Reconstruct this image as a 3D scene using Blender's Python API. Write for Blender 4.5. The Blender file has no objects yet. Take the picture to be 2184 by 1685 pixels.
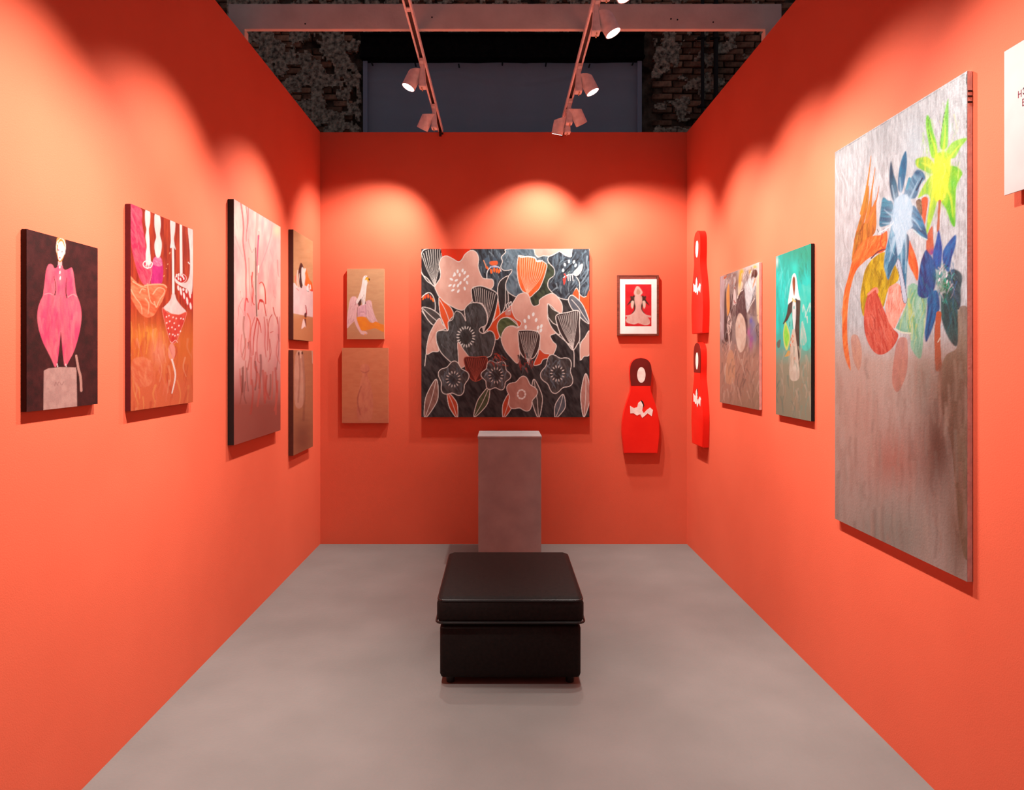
import bpy, bmesh, math, random
import numpy as np
from mathutils import Vector, Matrix

random.seed(7)
rng = np.random.default_rng(11)
scene = bpy.context.scene
col = scene.collection

# ------------------------------------------------------------------ camera, world, exposure
F = 1456.0                      # focal length in photo pixels (24 mm on 36 mm, 2184 px wide)
VPX, VPY = 1067.0, 765.0        # vanishing point of the booth's long axis
EYE = 1.62
cam_d = bpy.data.cameras.new('camera')
cam_d.sensor_fit = 'HORIZONTAL'
cam_d.sensor_width = 36.0
cam_d.lens = F / 2184 * 36
cam_d.shift_x = (1092 - VPX) / 2184
cam_d.shift_y = -(842.5 - VPY) / 2184
cam_d.clip_start = 0.05
cam = bpy.data.objects.new('camera', cam_d)
cam.location = (0, 0, EYE)
cam.rotation_euler = (math.radians(90), 0, 0)
col.objects.link(cam)
scene.camera = cam

world = bpy.data.worlds.new('world')
scene.world = world
world.use_nodes = True
bg = world.node_tree.nodes['Background']
bg.inputs[0].default_value = (0.80, 0.84, 1.0, 1)
bg.inputs[1].default_value = 0.085

vs = scene.view_settings
vs.view_transform = 'Standard'
vs.look = 'None'
vs.exposure = 0.12
vs.gamma = 1.0
vs.use_curve_mapping = False
scene.cycles.max_bounces = 6
scene.cycles.transmission_bounces = 4

LAMP_COLOR = (1.0, 0.93, 0.86)

# ------------------------------------------------------------------ dimensions of the booth (metres)
XL, XR, YB, ZT = -1.574, 1.631, 5.967, 3.60     # wall faces, back wall, wall height
YN = -2.2                                       # walls run on behind the camera
HALL_Y = 8.0

# ------------------------------------------------------------------ helpers
def lin(c):
    c = np.asarray(c, dtype=float) / 255.0
    return np.where(c <= 0.04045, c / 12.92, ((c + 0.055) / 1.055) ** 2.4)

def rgba(c):
    l = lin(c)
    return (float(l[0]), float(l[1]), float(l[2]), 1.0)

def link(o, parent=None):
    col.objects.link(o)
    if parent is not None:
        o.parent = parent
    return o

def tag(o, label, cat=None, group=None, kind=None):
    if label: o['label'] = label
    if cat: o['category'] = cat
    if group: o['group'] = group
    if kind: o['kind'] = kind
    return o

def empty(name, loc):
    o = bpy.data.objects.new(name, None)
    o.empty_display_size = 0.05
    o.location = loc
    return link(o)

def obj_from_bm(name, bm, mat, parent=None, smooth=False, loc=None):
    me = bpy.data.meshes.new(name)
    bm.normal_update()
    bm.to_mesh(me)
    bm.free()
    if smooth:
        for p in me.polygons: p.use_smooth = True
    me.materials.append(mat)
    o = bpy.data.objects.new(name, me)
    if loc is not None: o.location = loc
    return link(o, parent)

def add_box(bm, x0, x1, y0, y1, z0, z1, bev=0.0):
    v = [bm.verts.new(p) for p in ((x0,y0,z0),(x1,y0,z0),(x1,y1,z0),(x0,y1,z0),(x0,y0,z1),(x1,y0,z1),(x1,y1,z1),(x0,y1,z1))]
    fs = [bm.faces.new([v[i] for i in f]) for f in ((0,3,2,1),(4,5,6,7),(0,1,5,4),(1,2,6,5),(2,3,7,6),(3,0,4,7))]
    if bev > 0:
        es = list({e for f in fs for e in f.edges})
        bmesh.ops.bevel(bm, geom=es, offset=bev, segments=2, affect='EDGES', profile=0.5)
    return v

def box(name, x0, x1, y0, y1, z0, z1, mat, parent=None, bev=0.0, smooth=False):
    bm = bmesh.new()
    add_box(bm, x0, x1, y0, y1, z0, z1, bev)
    return obj_from_bm(name, bm, mat, parent, smooth)

def frame_from(d):
    d = Vector(d).normalized()
    up = Vector((0, 0, 1)) if abs(d.z) < 0.95 else Vector((0, 1, 0))
    a = d.cross(up).normalized()
    b = a.cross(d).normalized()
    return d, a, b

def add_tube(bm, p0, p1, r0, r1=None, n=20, cap=True):
    if r1 is None: r1 = r0
    p0, p1 = Vector(p0), Vector(p1)
    d, a, b = frame_from(p1 - p0)
    R0 = [bm.verts.new(p0 + (a*math.cos(t) + b*math.sin(t))*r0) for t in [2*math.pi*i/n for i in range(n)]]
    R1 = [bm.verts.new(p1 + (a*math.cos(t) + b*math.sin(t))*r1) for t in [2*math.pi*i/n for i in range(n)]]
    for i in range(n):
        bm.faces.new((R0[i], R0[(i+1) % n], R1[(i+1) % n], R1[i]))
    if cap:
        bm.faces.new(R0[::-1]); bm.faces.new(R1)
    return R0, R1

# ------------------------------------------------------------------ materials
def new_mat(name):
    m = bpy.data.materials.new(name)
    m.use_nodes = True
    nt = m.node_tree
    return m, nt, nt.nodes['Principled BSDF']

def noise_mat(name, c1, c2, scale=8.0, rough=0.6, bump=0.0, bscale=60.0, detail=4.0, stretch=None, spec=0.3, metal=0.0, per_object=0.0):
    m, nt, bs = new_mat(name)
    N = nt.nodes.new
    tc = N('ShaderNodeTexCoord'); mp = N('ShaderNodeMapping')
    nt.links.new(tc.outputs['Object'], mp.inputs['Vector'])
    if stretch: mp.inputs['Scale'].default_value = stretch
    n = N('ShaderNodeTexNoise'); n.inputs['Scale'].default_value = scale; n.inputs['Detail'].default_value = detail
    nt.links.new(mp.outputs[0], n.inputs['Vector'])
    r = N('ShaderNodeValToRGB')
    r.color_ramp.elements[0].position = 0.33; r.color_ramp.elements[1].position = 0.67
    r.color_ramp.elements[0].color = rgba(c1); r.color_ramp.elements[1].color = rgba(c2)
    nt.links.new(n.outputs['Fac'], r.inputs[0])
    out = r.outputs[0]
    if per_object > 0:
        oi = N('ShaderNodeObjectInfo'); mr = N('ShaderNodeMapRange')
        mr.inputs['To Min'].default_value = 1 - per_object; mr.inputs['To Max'].default_value = 1 + per_object
        nt.links.new(oi.outputs['Random'], mr.inputs['Value'])
        hs = N('ShaderNodeHueSaturation')
        nt.links.new(mr.outputs[0], hs.inputs['Value']); nt.links.new(out, hs.inputs['Color'])
        out = hs.outputs[0]
    nt.links.new(out, bs.inputs['Base Color'])
    bs.inputs['Roughness'].default_value = rough
    bs.inputs['Specular IOR Level'].default_value = spec
    bs.inputs['Metallic'].default_value = metal
    if bump > 0:
        n2 = N('ShaderNodeTexNoise'); n2.inputs['Scale'].default_value = bscale; n2.inputs['Detail'].default_value = 2
        nt.links.new(mp.outputs[0], n2.inputs['Vector'])
        b = N('ShaderNodeBump'); b.inputs['Strength'].default_value = bump; b.inputs['Distance'].default_value = 0.01
        nt.links.new(n2.outputs['Fac'], b.inputs['Height'])
        nt.links.new(b.outputs[0], bs.inputs['Normal'])
    return m

def plain(name, c, rough=0.5, spec=0.3, metal=0.0):
    c = np.array(c, float)
    return noise_mat(name, c * 0.94, np.minimum(c * 1.04, 255), 30.0, rough, 0.05, 120.0, spec=spec, metal=metal)

def emit_mat(name, c, s):
    m, nt, bs = new_mat(name)
    bs.inputs['Base Color'].default_value = (0.9, 0.9, 0.9, 1)
    bs.inputs['Emission Color'].default_value = (c[0], c[1], c[2], 1)
    bs.inputs['Emission Strength'].default_value = s
    return m

def paint_mat(name, rough=0.55, spec=0.25, bump=0.15, bscale=220.0):
    """pigment colours stored on the painted surface itself, with a canvas weave on top"""
    m, nt, bs = new_mat(name)
    N = nt.nodes.new
    at = N('ShaderNodeAttribute'); at.attribute_name = 'pigment'
    nt.links.new(at.outputs['Color'], bs.inputs['Base Color'])
    bs.inputs['Roughness'].default_value = rough
    bs.inputs['Specular IOR Level'].default_value = spec
    tc = N('ShaderNodeTexCoord'); n2 = N('ShaderNodeTexNoise')
    n2.inputs['Scale'].default_value = bscale; n2.inputs['Detail'].default_value = 1
    nt.links.new(tc.outputs['Object'], n2.inputs['Vector'])
    b = N('ShaderNodeBump'); b.inputs['Strength'].default_value = bump; b.inputs['Distance'].default_value = 0.002
    nt.links.new(n2.outputs['Fac'], b.inputs['Height'])
    nt.links.new(b.outputs[0], bs.inputs['Normal'])
    return m

def wall_mat():
    m, nt, bs = new_mat('coral_wall_paint')
    N = nt.nodes.new
    tc = N('ShaderNodeTexCoord')
    n = N('ShaderNodeTexNoise'); n.inputs['Scale'].default_value = 2.2; n.inputs['Detail'].default_value = 2
    nt.links.new(tc.outputs['Object'], n.inputs['Vector'])
    r = N('ShaderNodeValToRGB')
    r.color_ramp.elements[0].position = 0.3; r.color_ramp.elements[1].position = 0.7
    r.color_ramp.elements[0].color = (0.67, 0.114, 0.058, 1); r.color_ramp.elements[1].color = (0.70, 0.124, 0.064, 1)
    nt.links.new(n.outputs['Fac'], r.inputs[0])
    nt.links.new(r.outputs[0], bs.inputs['Base Color'])
    bs.inputs['Roughness'].default_value = 0.75
    bs.inputs['Specular IOR Level'].default_value = 0.15
    n2 = N('ShaderNodeTexNoise'); n2.inputs['Scale'].default_value = 190; n2.inputs['Detail'].default_value = 1
    nt.links.new(tc.outputs['Object'], n2.inputs['Vector'])
    b = N('ShaderNodeBump'); b.inputs['Strength'].default_value = 0.12; b.inputs['Distance'].default_value = 0.004
    nt.links.new(n2.outputs['Fac'], b.inputs['Height'])
    nt.links.new(b.outputs[0], bs.inputs['Normal'])
    return m

M_WALL = wall_mat()
M_FLOOR = noise_mat('floor_screed', (107, 104, 101), (116, 112, 109), 2.0, 0.55, 0.12, 45.0, 3.0)
M_BEAM = noise_mat('beam_white_paint', (206, 198, 190), (224, 216, 208), 5.0, 0.6, 0.15, 40.0)
M_TRACK = plain('track_white_metal', (240, 236, 236), 0.4, 0.4)
M_SLOT = plain('track_slot_dark', (40, 30, 30), 0.5)
M_LAMP = plain('lamp_white_metal', (240, 236, 236), 0.45, 0.4)
M_LAMPDARK = plain('lamp_inner_grey', (95, 92, 92), 0.5)
M_LENS = emit_mat('lamp_lens_glow', (1.0, 0.95, 0.92), 6.0)
M_LENS.cycles.emission_sampling = 'NONE'
M_SCREW = plain('brass_screw', (205, 180, 140), 0.3, 0.5, 0.6)
M_CLAMP = plain('black_clamp', (30, 22, 22), 0.5)
M_BRICK = noise_mat('old_brick', (100, 72, 58), (172, 128, 102), 14.0, 0.9, 0.9, 40.0, 8.0, per_object=0.5, spec=0.1)
M_MORTAR = noise_mat('sooty_mortar', (50, 40, 34), (120, 100, 84), 9.0, 0.95, 0.9, 35.0, 8.0, spec=0.05)
M_PLASTER = noise_mat('flaking_plaster', (92, 80, 70), (226, 202, 176), 24.0, 0.95, 1.0, 50.0, 10.0, spec=0.05)
M_LINTEL = noise_mat('tarred_lintel', (10, 9, 9), (26, 20, 18), 18.0, 0.8, 0.6, 40.0, 6.0, spec=0.1)
M_CONDUIT = plain('sooty_pipe', (46, 36, 34), 0.7)
M_BLACKFAB = noise_mat('black_upholstery', (14, 11, 10), (24, 19, 17), 60.0, 0.7, 0.25, 300.0, spec=0.2)
M_BLACKMETAL = plain('black_metal', (22, 18, 17), 0.4, 0.4)
M_PLINTH = noise_mat('plinth_paint', (150, 146, 146), (165, 160, 160), 6.0, 0.6, 0.05, 60.0)

def fabric_mat():
    m, nt, bs = new_mat('window_cloth')
    N = nt.nodes.new
    bs.inputs['Base Color'].default_value = rgba((214, 210, 220))
    bs.inputs['Roughness'].default_value = 0.9
    bs.inputs['Specular IOR Level'].default_value = 0.05
    tr = N('ShaderNodeBsdfTranslucent'); tr.inputs['Color'].default_value = rgba((205, 214, 236))
    mx = N('ShaderNodeMixShader'); mx.inputs[0].default_value = 0.45
    nt.links.new(bs.outputs[0], mx.inputs[1]); nt.links.new(tr.outputs[0], mx.inputs[2])
    nt.links.new(mx.outputs[0], nt.nodes['Material Output'].inputs['Surface'])
    return m
M_CLOTH = fabric_mat()

# ------------------------------------------------------------------ booth shell
def structure(o):
    o['kind'] = 'structure'
    return o

T = 0.10
structure(box('floor', -6, 6, -5, HALL_Y + 0.6, -0.1, 0.0, M_FLOOR))
structure(box('wall_left', XL - T, XL, YN, YB + T, 0, ZT, M_WALL))
structure(box('wall_right', XR, XR + T, YN, YB + T, 0, ZT, M_WALL))
structure(box('wall_back', XL, XR, YB, YB + T, 0, ZT, M_WALL))

# ------------------------------------------------------------------ old hall wall behind the booth
WX0, WX1, WZ1 = -1.604, 1.654, 5.11
bm = bmesh.new()
HY = HALL_Y + 0.055
add_box(bm, -6, WX0 - 0.02, HY, HY + 0.45, 0, 7.5)
add_box(bm, WX1 + 0.02, 6, HY, HY + 0.45, 0, 7.5)
add_box(bm, WX0 - 0.02, WX1 + 0.02, HY, HY + 0.45, WZ1 + 0.30, 7.5)
add_box(bm, WX0 - 0.02, WX1 + 0.02, HY, HY + 0.45, 0, 2.6)
hall = structure(obj_from_bm('wall_hall', bm, M_MORTAR))

def brick_mesh(k):
    bm = bmesh.new()
    add_box(bm, -0.112, 0.112, -0.03, 0.04, -0.031, 0.031)
    r = random.Random(k)
    for v in bm.verts:
        v.co += Vector((r.uniform(-.006, .006), r.uniform(-.008, .008), r.uniform(-.005, .005)))
    bmesh.ops.bevel(bm, geom=list(bm.edges), offset=0.006, segments=1, affect='EDGES')
    me = bpy.data.meshes.new('brick'); bm.to_mesh(me); bm.free(); me.materials.append(M_BRICK)
    return me
BRICKS = [brick_mesh(k) for k in range(6)]
pxm = F / HALL_Y
row = 0
z = 4.16
while z < 5.95:
    x = -3.3 + (0.12 if row % 2 else 0)
    while x < 3.45:
        px, py = VPX + x * pxm, VPY - (z - EYE) * pxm
        in_win = (WX0 - 0.16 < x < WX1 + 0.16) and z < WZ1 + 0.36
        hid = (px < 683 - (282 - py) * 0.8 - 30) or (px > 1465 + (282 - py) * 0.822 + 30)
        behind_beam = 16 < py < 52
        if not in_win and not hid and not behind_beam and random.random() > 0.06:
            o = bpy.data.objects.new('brick', random.choice(BRICKS))
            o.location = (x, HY - 0.012 + random.uniform(-.012, .008), z)
            o.rotation_euler = (random.uniform(-.03, .03), random.uniform(-.012, .012), random.uniform(-.03, .03))
            link(o, hall)
        x += 0.242
    z += 0.0765; row += 1

def vnoise(x, y, seed=0):
    """smooth value noise on numpy arrays"""
    x = np.asarray(x, float); y = np.asarray(y, float)
    xi = np.floor(x).astype(np.int64); yi = np.floor(y).astype(np.int64)
    fx = x - xi; fy = y - yi
    fx = fx * fx * (3 - 2 * fx); fy = fy * fy * (3 - 2 * fy)
    def h(a, b):
        n = (a * 374761393 + b * 668265263 + seed * 974634777) & 0xFFFFFFFF
        n = ((n ^ (n >> 13)) * 1274126177) & 0xFFFFFFFF
        n = ((n ^ (n >> 16)) * 2246822519) & 0xFFFFFFFF
        return ((n ^ (n >> 15)) & 0xFFFF) / 65535.0
    return (h(xi, yi) * (1 - fx) + h(xi + 1, yi) * fx) * (1 - fy) + (h(xi, yi + 1) * (1 - fx) + h(xi + 1, yi + 1) * fx) * fy

def fbm(x, y, seed=0, oct=4):
    s = 0; a = 0.5; t = 0
    for k in range(oct):
        s = s + a * vnoise(x * 2**k, y * 2**k, seed + k * 17); t += a; a *= 0.55
    return s / t

def plaster(name, x0, x1, z0, z1, thr, seed):
    st = 0.016
    nx = int((x1 - x0) / st); nz = int((z1 - z0) / st)
    gx, gz = np.meshgrid(np.linspace(x0, x1, nx + 1), np.linspace(z0, z1, nz + 1))
    d = fbm(gx * 7, gz * 7, seed, 5)
    e = np.minimum(np.minimum(gx - x0, x1 - gx), np.minimum(gz - z0, z1 - gz)) * 3
    keep = (d + np.minimum(e, 0.12) - 0.12) > thr
    yy = HY - 0.045 - (fbm(gx * 30, gz * 30, seed + 5, 3)) * 0.035
    verts = np.stack([gx, yy, gz], -1).reshape(-1, 3)
    faces = []
    W = nx + 1
    for j in range(nz):
        for i in range(nx):
            if keep[j, i] and keep[j, i+1] and keep[j+1, i] and keep[j+1, i+1]:
                a = j * W + i
                faces.append((a, a + 1, a + 1 + W, a + W))
    me = bpy.data.meshes.new(name)
    me.from_pydata(verts.tolist(), [], faces)
    bm = bmesh.new(); bm.from_mesh(me)
    bmesh.ops.delete(bm, geom=[v for v in bm.verts if not v.link_faces], context='VERTS')
    r = bmesh.ops.extrude_face_region(bm, geom=list(bm.faces))
    for g in r['geom']:
        if isinstance(g, bmesh.types.BMVert): g.co.y += 0.05
    bmesh.ops.recalc_face_normals(bm, faces=list(bm.faces))
    bm.to_mesh(me); bm.free()
    me.materials.append(M_PLASTER)
    o = bpy.data.objects.new(name, me)
    tag(o, None, kind='stuff')
    return link(o, hall)
plaster('plaster', -3.2, WX0 - 0.03, 4.1, 6.0, 0.40, 3)
plaster('plaster', WX1 + 0.12, 3.4, 4.1, 6.0, 0.54, 9)
plaster('plaster', WX0, WX1, WZ1 + 0.33, 6.0, 0.47, 21)

bm = bmesh.new()
add_box(bm, WX0 - 0.03, WX1 + 0.03, HY - 0.07, HY + 0.25, WZ1 + 0.02, WZ1 + 0.31, 0.01)
add_box(bm, WX0 - 0.03, WX1 + 0.03, HY - 0.12, HY - 0.05, WZ1 + 0.02, WZ1 + 0.045)
add_box(bm, WX0 - 0.03, WX1 + 0.03, HY - 0.11, HY - 0.05, WZ1 + 0.285, WZ1 + 0.31)
obj_from_bm('lintel', bm, M_LINTEL, hall)['label'] = 'black tarred lintel'

# cloth stretched over the hall window, with a hem and soft sagging folds
wcl = empty('window_cloth', (0, HALL_Y, 2.5))
n1, n2_ = 150, 110
gx, gz = np.meshgrid(np.linspace(WX0, WX1, n1), np.linspace(2.5, WZ1, n2_))
sag = 0.012 * np.sin(gx * 2.4 + 0.6) + 0.06 * np.abs(np.sin(gx * 2.1 + 1.2))
fold = np.exp(-((gz - (WZ1 - 0.12 - sag * 1.6)) / 0.018) ** 2) * 0.016 * (0.4 + vnoise(gx * 2.5, gz * 0 + 3, 4))
rip = (fbm(gx * 3.5, gz * 0.9, 8, 3) - .5) * 0.05 + (fbm(gx * 1.4, gz * 8, 12, 3) - .5) * 0.02
yy = HALL_Y + 0.05 - fold + rip
W = n1
faces = [(j*W+i, j*W+i+1, j*W+i+1+W, j*W+i+W) for j in range(n2_-1) for i in range(n1-1)]
me = bpy.data.meshes.new('cloth'); me.from_pydata(np.stack([gx, yy - HALL_Y, gz - 2.5], -1).reshape(-1, 3).tolist(), [], faces)
for p in me.polygons: p.use_smooth = True
me.materials.append(M_CLOTH)
link(bpy.data.objects.new('cloth', me), wcl)
box('hem', WX0 - .005, WX0 + 0.045, 0.0, 0.02, 0, WZ1 - 2.5, M_CLOTH, wcl)
box('hem', WX1 - 0.045, WX1 + .005, 0.0, 0.02, 0, WZ1 - 2.5, M_CLOTH, wcl)
for k in range(7):
    bm = bmesh.new(); xk = WX0 + 0.1 + k * (WX1 - WX0 - 0.2) / 6
    add_tube(bm, (xk, -0.03, WZ1 - 2.53 - (k % 3) * .012), (xk, 0.05, WZ1 - 2.53 - (k % 3) * .012), 0.009, n=8)
    obj_from_bm('tack', bm, M_CLAMP, wcl)
tag(wcl, 'grey cloth stretched over the old window behind the booth', 'cloth')
wf = structure(empty('window_1', (0, HY + 0.22, 2.6)))
for k in range(7):
    xk = WX0 + 0.03 + k * (WX1 - WX0 - 0.06) / 6
    box('mullion', xk - .035, xk + .035, -0.04, 0.04, 0, WZ1 - 2.6, M_CONDUIT, wf)
for k in range(4):
    zk = 0.05 + k * 0.8
    box('transom', WX0, WX1, -0.03, 0.03, zk - .03, zk + .03, M_CONDUIT, wf)
gm, gnt, gbs = new_mat('dusty_pane'); gbs.inputs['Base Color'].default_value = (.6, .65, .7, 1); gbs.inputs['Transmission Weight'].default_value = 1.0; gbs.inputs['Roughness'].default_value = 0.3
for k in range(6):
    xa = WX0 + 0.03 + k * (WX1 - WX0 - 0.06) / 6 + .035; xb = WX0 + 0.03 + (k+1) * (WX1 - WX0 - 0.06) / 6 - .035
    for j in range(3):
        box('pane', xa, xb, 0.045, 0.049, 0.05 + j*.8 + .03, 0.05 + (j+1)*.8 - .03, gm, wf)

for i, (xk, rr) in enumerate(((2.345, .020), (2.50, .026))):
    c = empty('conduit', (xk, HY - 0.14, 0))
    bm = bmesh.new(); add_tube(bm, (0, 0, 0), (0, 0, 7.3), rr, n=12); obj_from_bm('pipe', bm, M_CONDUIT, c, True)
    for zz in (4.55, 5.35):
        bm = bmesh.new(); add_tube(bm, (0, 0, zz - .018), (0, 0, zz + .018), rr + .008, n=12); add_box(bm, -rr - .03, rr + .03, rr * .5, 0.05, zz - .012, zz + .012)
        obj_from_bm('bracket', bm, M_CONDUIT, c)
    tag(c, ('thin' if i == 0 else 'thicker') + ' dark vertical pipe on the brickwork right of the covered window', 'pipe')

# ------------------------------------------------------------------ cross beam on top of the side walls
BY = 4.20
tb = empty('cross_beam', (0, BY, ZT))
bw = 0.034
box('beam', XL - T, XR + T, 0, bw, 0.048, 0.204, M_BEAM, tb, 0.003)
for sx, xx in ((-1, XL), (1, XR)):
    box('bracket', min(xx, xx + sx * .07), max(xx, xx + sx * .07), 0.0, bw + .03, 0.0, 0.048, M_BEAM, tb)
for xs, zs in ((-.42, .09), (1.05, .08), (1.09, .075), (1.31, .06), (-1.2, .05)):
    bm = bmesh.new(); add_tube(bm, (xs, -0.002, zs + .03), (xs, 0.006, zs + .03), 0.005, n=8); obj_from_bm('screw_hole', bm, M_CLAMP, tb)
tag(tb, 'white painted timber beam laid across the tops of both side walls', 'beam')

# ------------------------------------------------------------------ lighting tracks and spot lamps
TX = {-1: -0.522, 1: 0.535}
Y0T = 0.9
TZ = ZT + 0.0345
for s in (-1, 1):
    t = empty('lighting_track', (TX[s], Y0T, TZ))
    L = YB + 0.06 - Y0T
    for q in (-1, 1):
        box('rail', q * .017 - .0055, q * .017 + .0055, 0, L - .03, -0.032, 0.0, M_TRACK, t)
    box('slot', -.0116, .0116, 0, L - .03, -0.022, -0.004, M_SLOT, t)
    for yy in (2.98, 1.5):
        box('connector', -.011, .011, yy - .02, yy + .02, -0.034, -0.023, M_TRACK, t, 0.002)
    bm = bmesh.new(); add_box(bm, -.010, .010, L - .085, L - .0665, -.075, -.030); add_tube(bm, (-.004, L - .085, -.055), (.026, L - .085, -.055), .008, n=10)
    obj_from_bm('end_clamp', bm, M_CLAMP, t)
    tag(t, ('left' if s < 0 else 'right') + ' white twin-rail lighting track running to the back wall', 'track', 'lighting tracks')

def spot_lamp(s, y, side, aim, label, watts, size, blend=1.0, light=True):
    """one track spotlight; side = -1/+1: the head hangs left/right of its arm"""
    base = Vector((TX[s], y, TZ - 0.032))
    r = empty('track_spotlight', base)
    box('adapter', -.013, .013, -.07, .07, -.026, -.0025, M_LAMP, r, 0.003)
    # tapered arm
    bm = bmesh.new()
    zb = -0.175
    pts = []
    for z, w, d in ((-.015, .013, .030), (zb, .030, .036)):
        for (a, b) in ((-1, -1), (1, -1), (1, 1), (-1, 1)):
            pts.append(bm.verts.new((a * w * .8 - side * .004, b * d, z)))
    for f in ((0,1,2,3), (7,6,5,4), (0,4,5,1), (1,5,6,2), (2,6,7,3), (3,7,4,0)):
        bm.faces.new([pts[i] for i in f])
    bmesh.ops.recalc_face_normals(bm, faces=list(bm.faces))
    bmesh.ops.bevel(bm, geom=list(bm.edges), offset=.004, segments=2, affect='EDGES')
    arm = obj_from_bm('arm', bm, M_LAMP, r)
    for yy in (-.018, .018):
        bm = bmesh.new(); add_tube(bm, (0, yy, zb - .012), (0, yy, zb + .004), .004, n=8); obj_from_bm('screw', bm, M_SCREW, arm)
    # cylindrical head with an obliquely cut open back
    hc = Vector((side * .066, 0, -.118))
    d, a, b = frame_from(Vector(aim) - (base + hc))
    R, Lh, n = .046, .125, 40
    outward = Vector((side, 0, 0.35))
    bm = bmesh.new()
    rings = []
    for k, (rad, ax, cut) in enumerate(((R - .004, Lh * .5 - .006, 0), (R - .004, Lh * .5, 0), (R, Lh * .5, 0), (R, -Lh * .5, 1), (R - .004, -Lh * .5, 1), (R - .004, -Lh * .28, 0))):
        ring = []
        for i in range(n):
            t = 2 * math.pi * i / n
            q = a * math.cos(t) + b * math.sin(t)
            sh = cut * (.024 * q.dot(outward.normalized()))
            ring.append(bm.verts.new(hc + q * rad + d * (ax + sh)))
        rings.append(ring)
    for k in range(len(rings) - 1):
        for i in range(n):
            bm.faces.new((rings[k][i], rings[k][(i+1) % n], rings[k+1][(i+1) % n], rings[k+1][i]))
    bmesh.ops.recalc_face_normals(bm, faces=list(bm.faces))
    head = obj_from_bm('lamp_head', bm, M_LAMP, r, True)
    md = head.modifiers.new('edges', 'EDGE_SPLIT'); md.split_angle = math.radians(40)
    bm = bmesh.new(); add_tube(bm, hc - d * (Lh * .28), hc - d * (Lh * .2), R - .004, n=28); obj_from_bm('heat_sink', bm, M_LAMPDARK, head, False)
    bm = bmesh.new(); add_tube(bm, hc + d * (Lh * .5 - .010), hc + d * (Lh * .5 - .004), R - .0042, n=36)
    obj_from_bm('lens', bm, M_LENS, head)
    bm = bmesh.new(); add_tube(bm, (side * .012, 0, -.118), hc, .013, n=14); obj_from_bm('pivot', bm, M_LAMP, r, True)
    tag(r, label, 'spotlight', 'spotlights on the lighting tracks')
    if light:
        ld = bpy.data.lights.new('spot_light', 'SPOT')
        ld.energy = watts; ld.color = LAMP_COLOR
        ld.spot_size = math.radians(size); ld.spot_blend = blend; ld.shadow_soft_size = 0.035
        lo = bpy.data.objects.new('spot_light', ld)
        lo.location = hc + d * (Lh * .5 + .012)
        lo.rotation_euler = d.to_track_quat('-Z', 'Y').to_euler()
        link(lo, r)
    return r

LAMPS = [
 # s, y, side, aim, label, watts, cone, blend
 (-1, 4.56, -1, (XL, 4.25, 1.35), 'glowing spotlight in the middle of the left track aimed at the left wall', 255, 85, .85),
 (-1, 5.37, -1, (XL, 6.02, 1.62), 'spotlight at the far end of the left track with its lens hidden', 220, 86, .85),
 (1, 3.80, 1, (XR, 3.62, 1.40), 'glowing spotlight in front of the white cross beam on the right track', 260, 88, .85),
 (1, 4.64, 1, (XR, 4.48, 1.40), 'glowing spotlight in the middle of the right track aimed right', 265, 86, .85),
 (1, 5.26, 1, (XR, 6.00, 1.60), 'right-hand lamp of the pair at the far end of the right track', 230, 86, .85),
 (1, 5.48, -1, (0.15, YB, 1.85), 'left-hand lamp of the pair at the far end of the right track', 175, 94, .85),
 (1, 3.425, 1, (XR, 2.62, 1.10), 'spotlight at the top edge of the photo with only its bright lens showing', 280, 90, .9),
 (1, 2.30, 1, (XR, 1.75, 0.95), 'nearest spotlight of the right track above the big bouquet painting', 230, 92, .9),
 (-1, 3.30, -1, (XL, 3.10, 1.25), 'spotlight on the left track between the beam and the camera', 250, 86, .85),
 (-1, 2.25, -1, (XL, 2.22, 0.55), 'nearest spotlight of the left track above the pink figure painting', 520, 86, .95),
]
for a in LAMPS: spot_lamp(*a)

# ------------------------------------------------------------------ painting toolkit
def crom(pts, closed=True, k=6):
    P = np.asarray(pts, float)
    n = len(P)
    if n < 3: return P
    out = []
    rngi = range(n) if closed else range(n - 1)
    for i in rngi:
        if closed:
            p0, p1, p2, p3 = P[(i-1) % n], P[i], P[(i+1) % n], P[(i+2) % n]
        else:
            p0, p1, p2, p3 = P[max(i-1, 0)], P[i], P[i+1], P[min(i+2, n-1)]
        for t in np.arange(k) / k:
            out.append(0.5 * ((2*p1) + (-p0+p2)*t + (2*p0-5*p1+4*p2-p3)*t*t + (-p0+3*p1-3*p2+p3)*t**3))
    if not closed: out.append(P[-1])
    return np.array(out)

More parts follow.
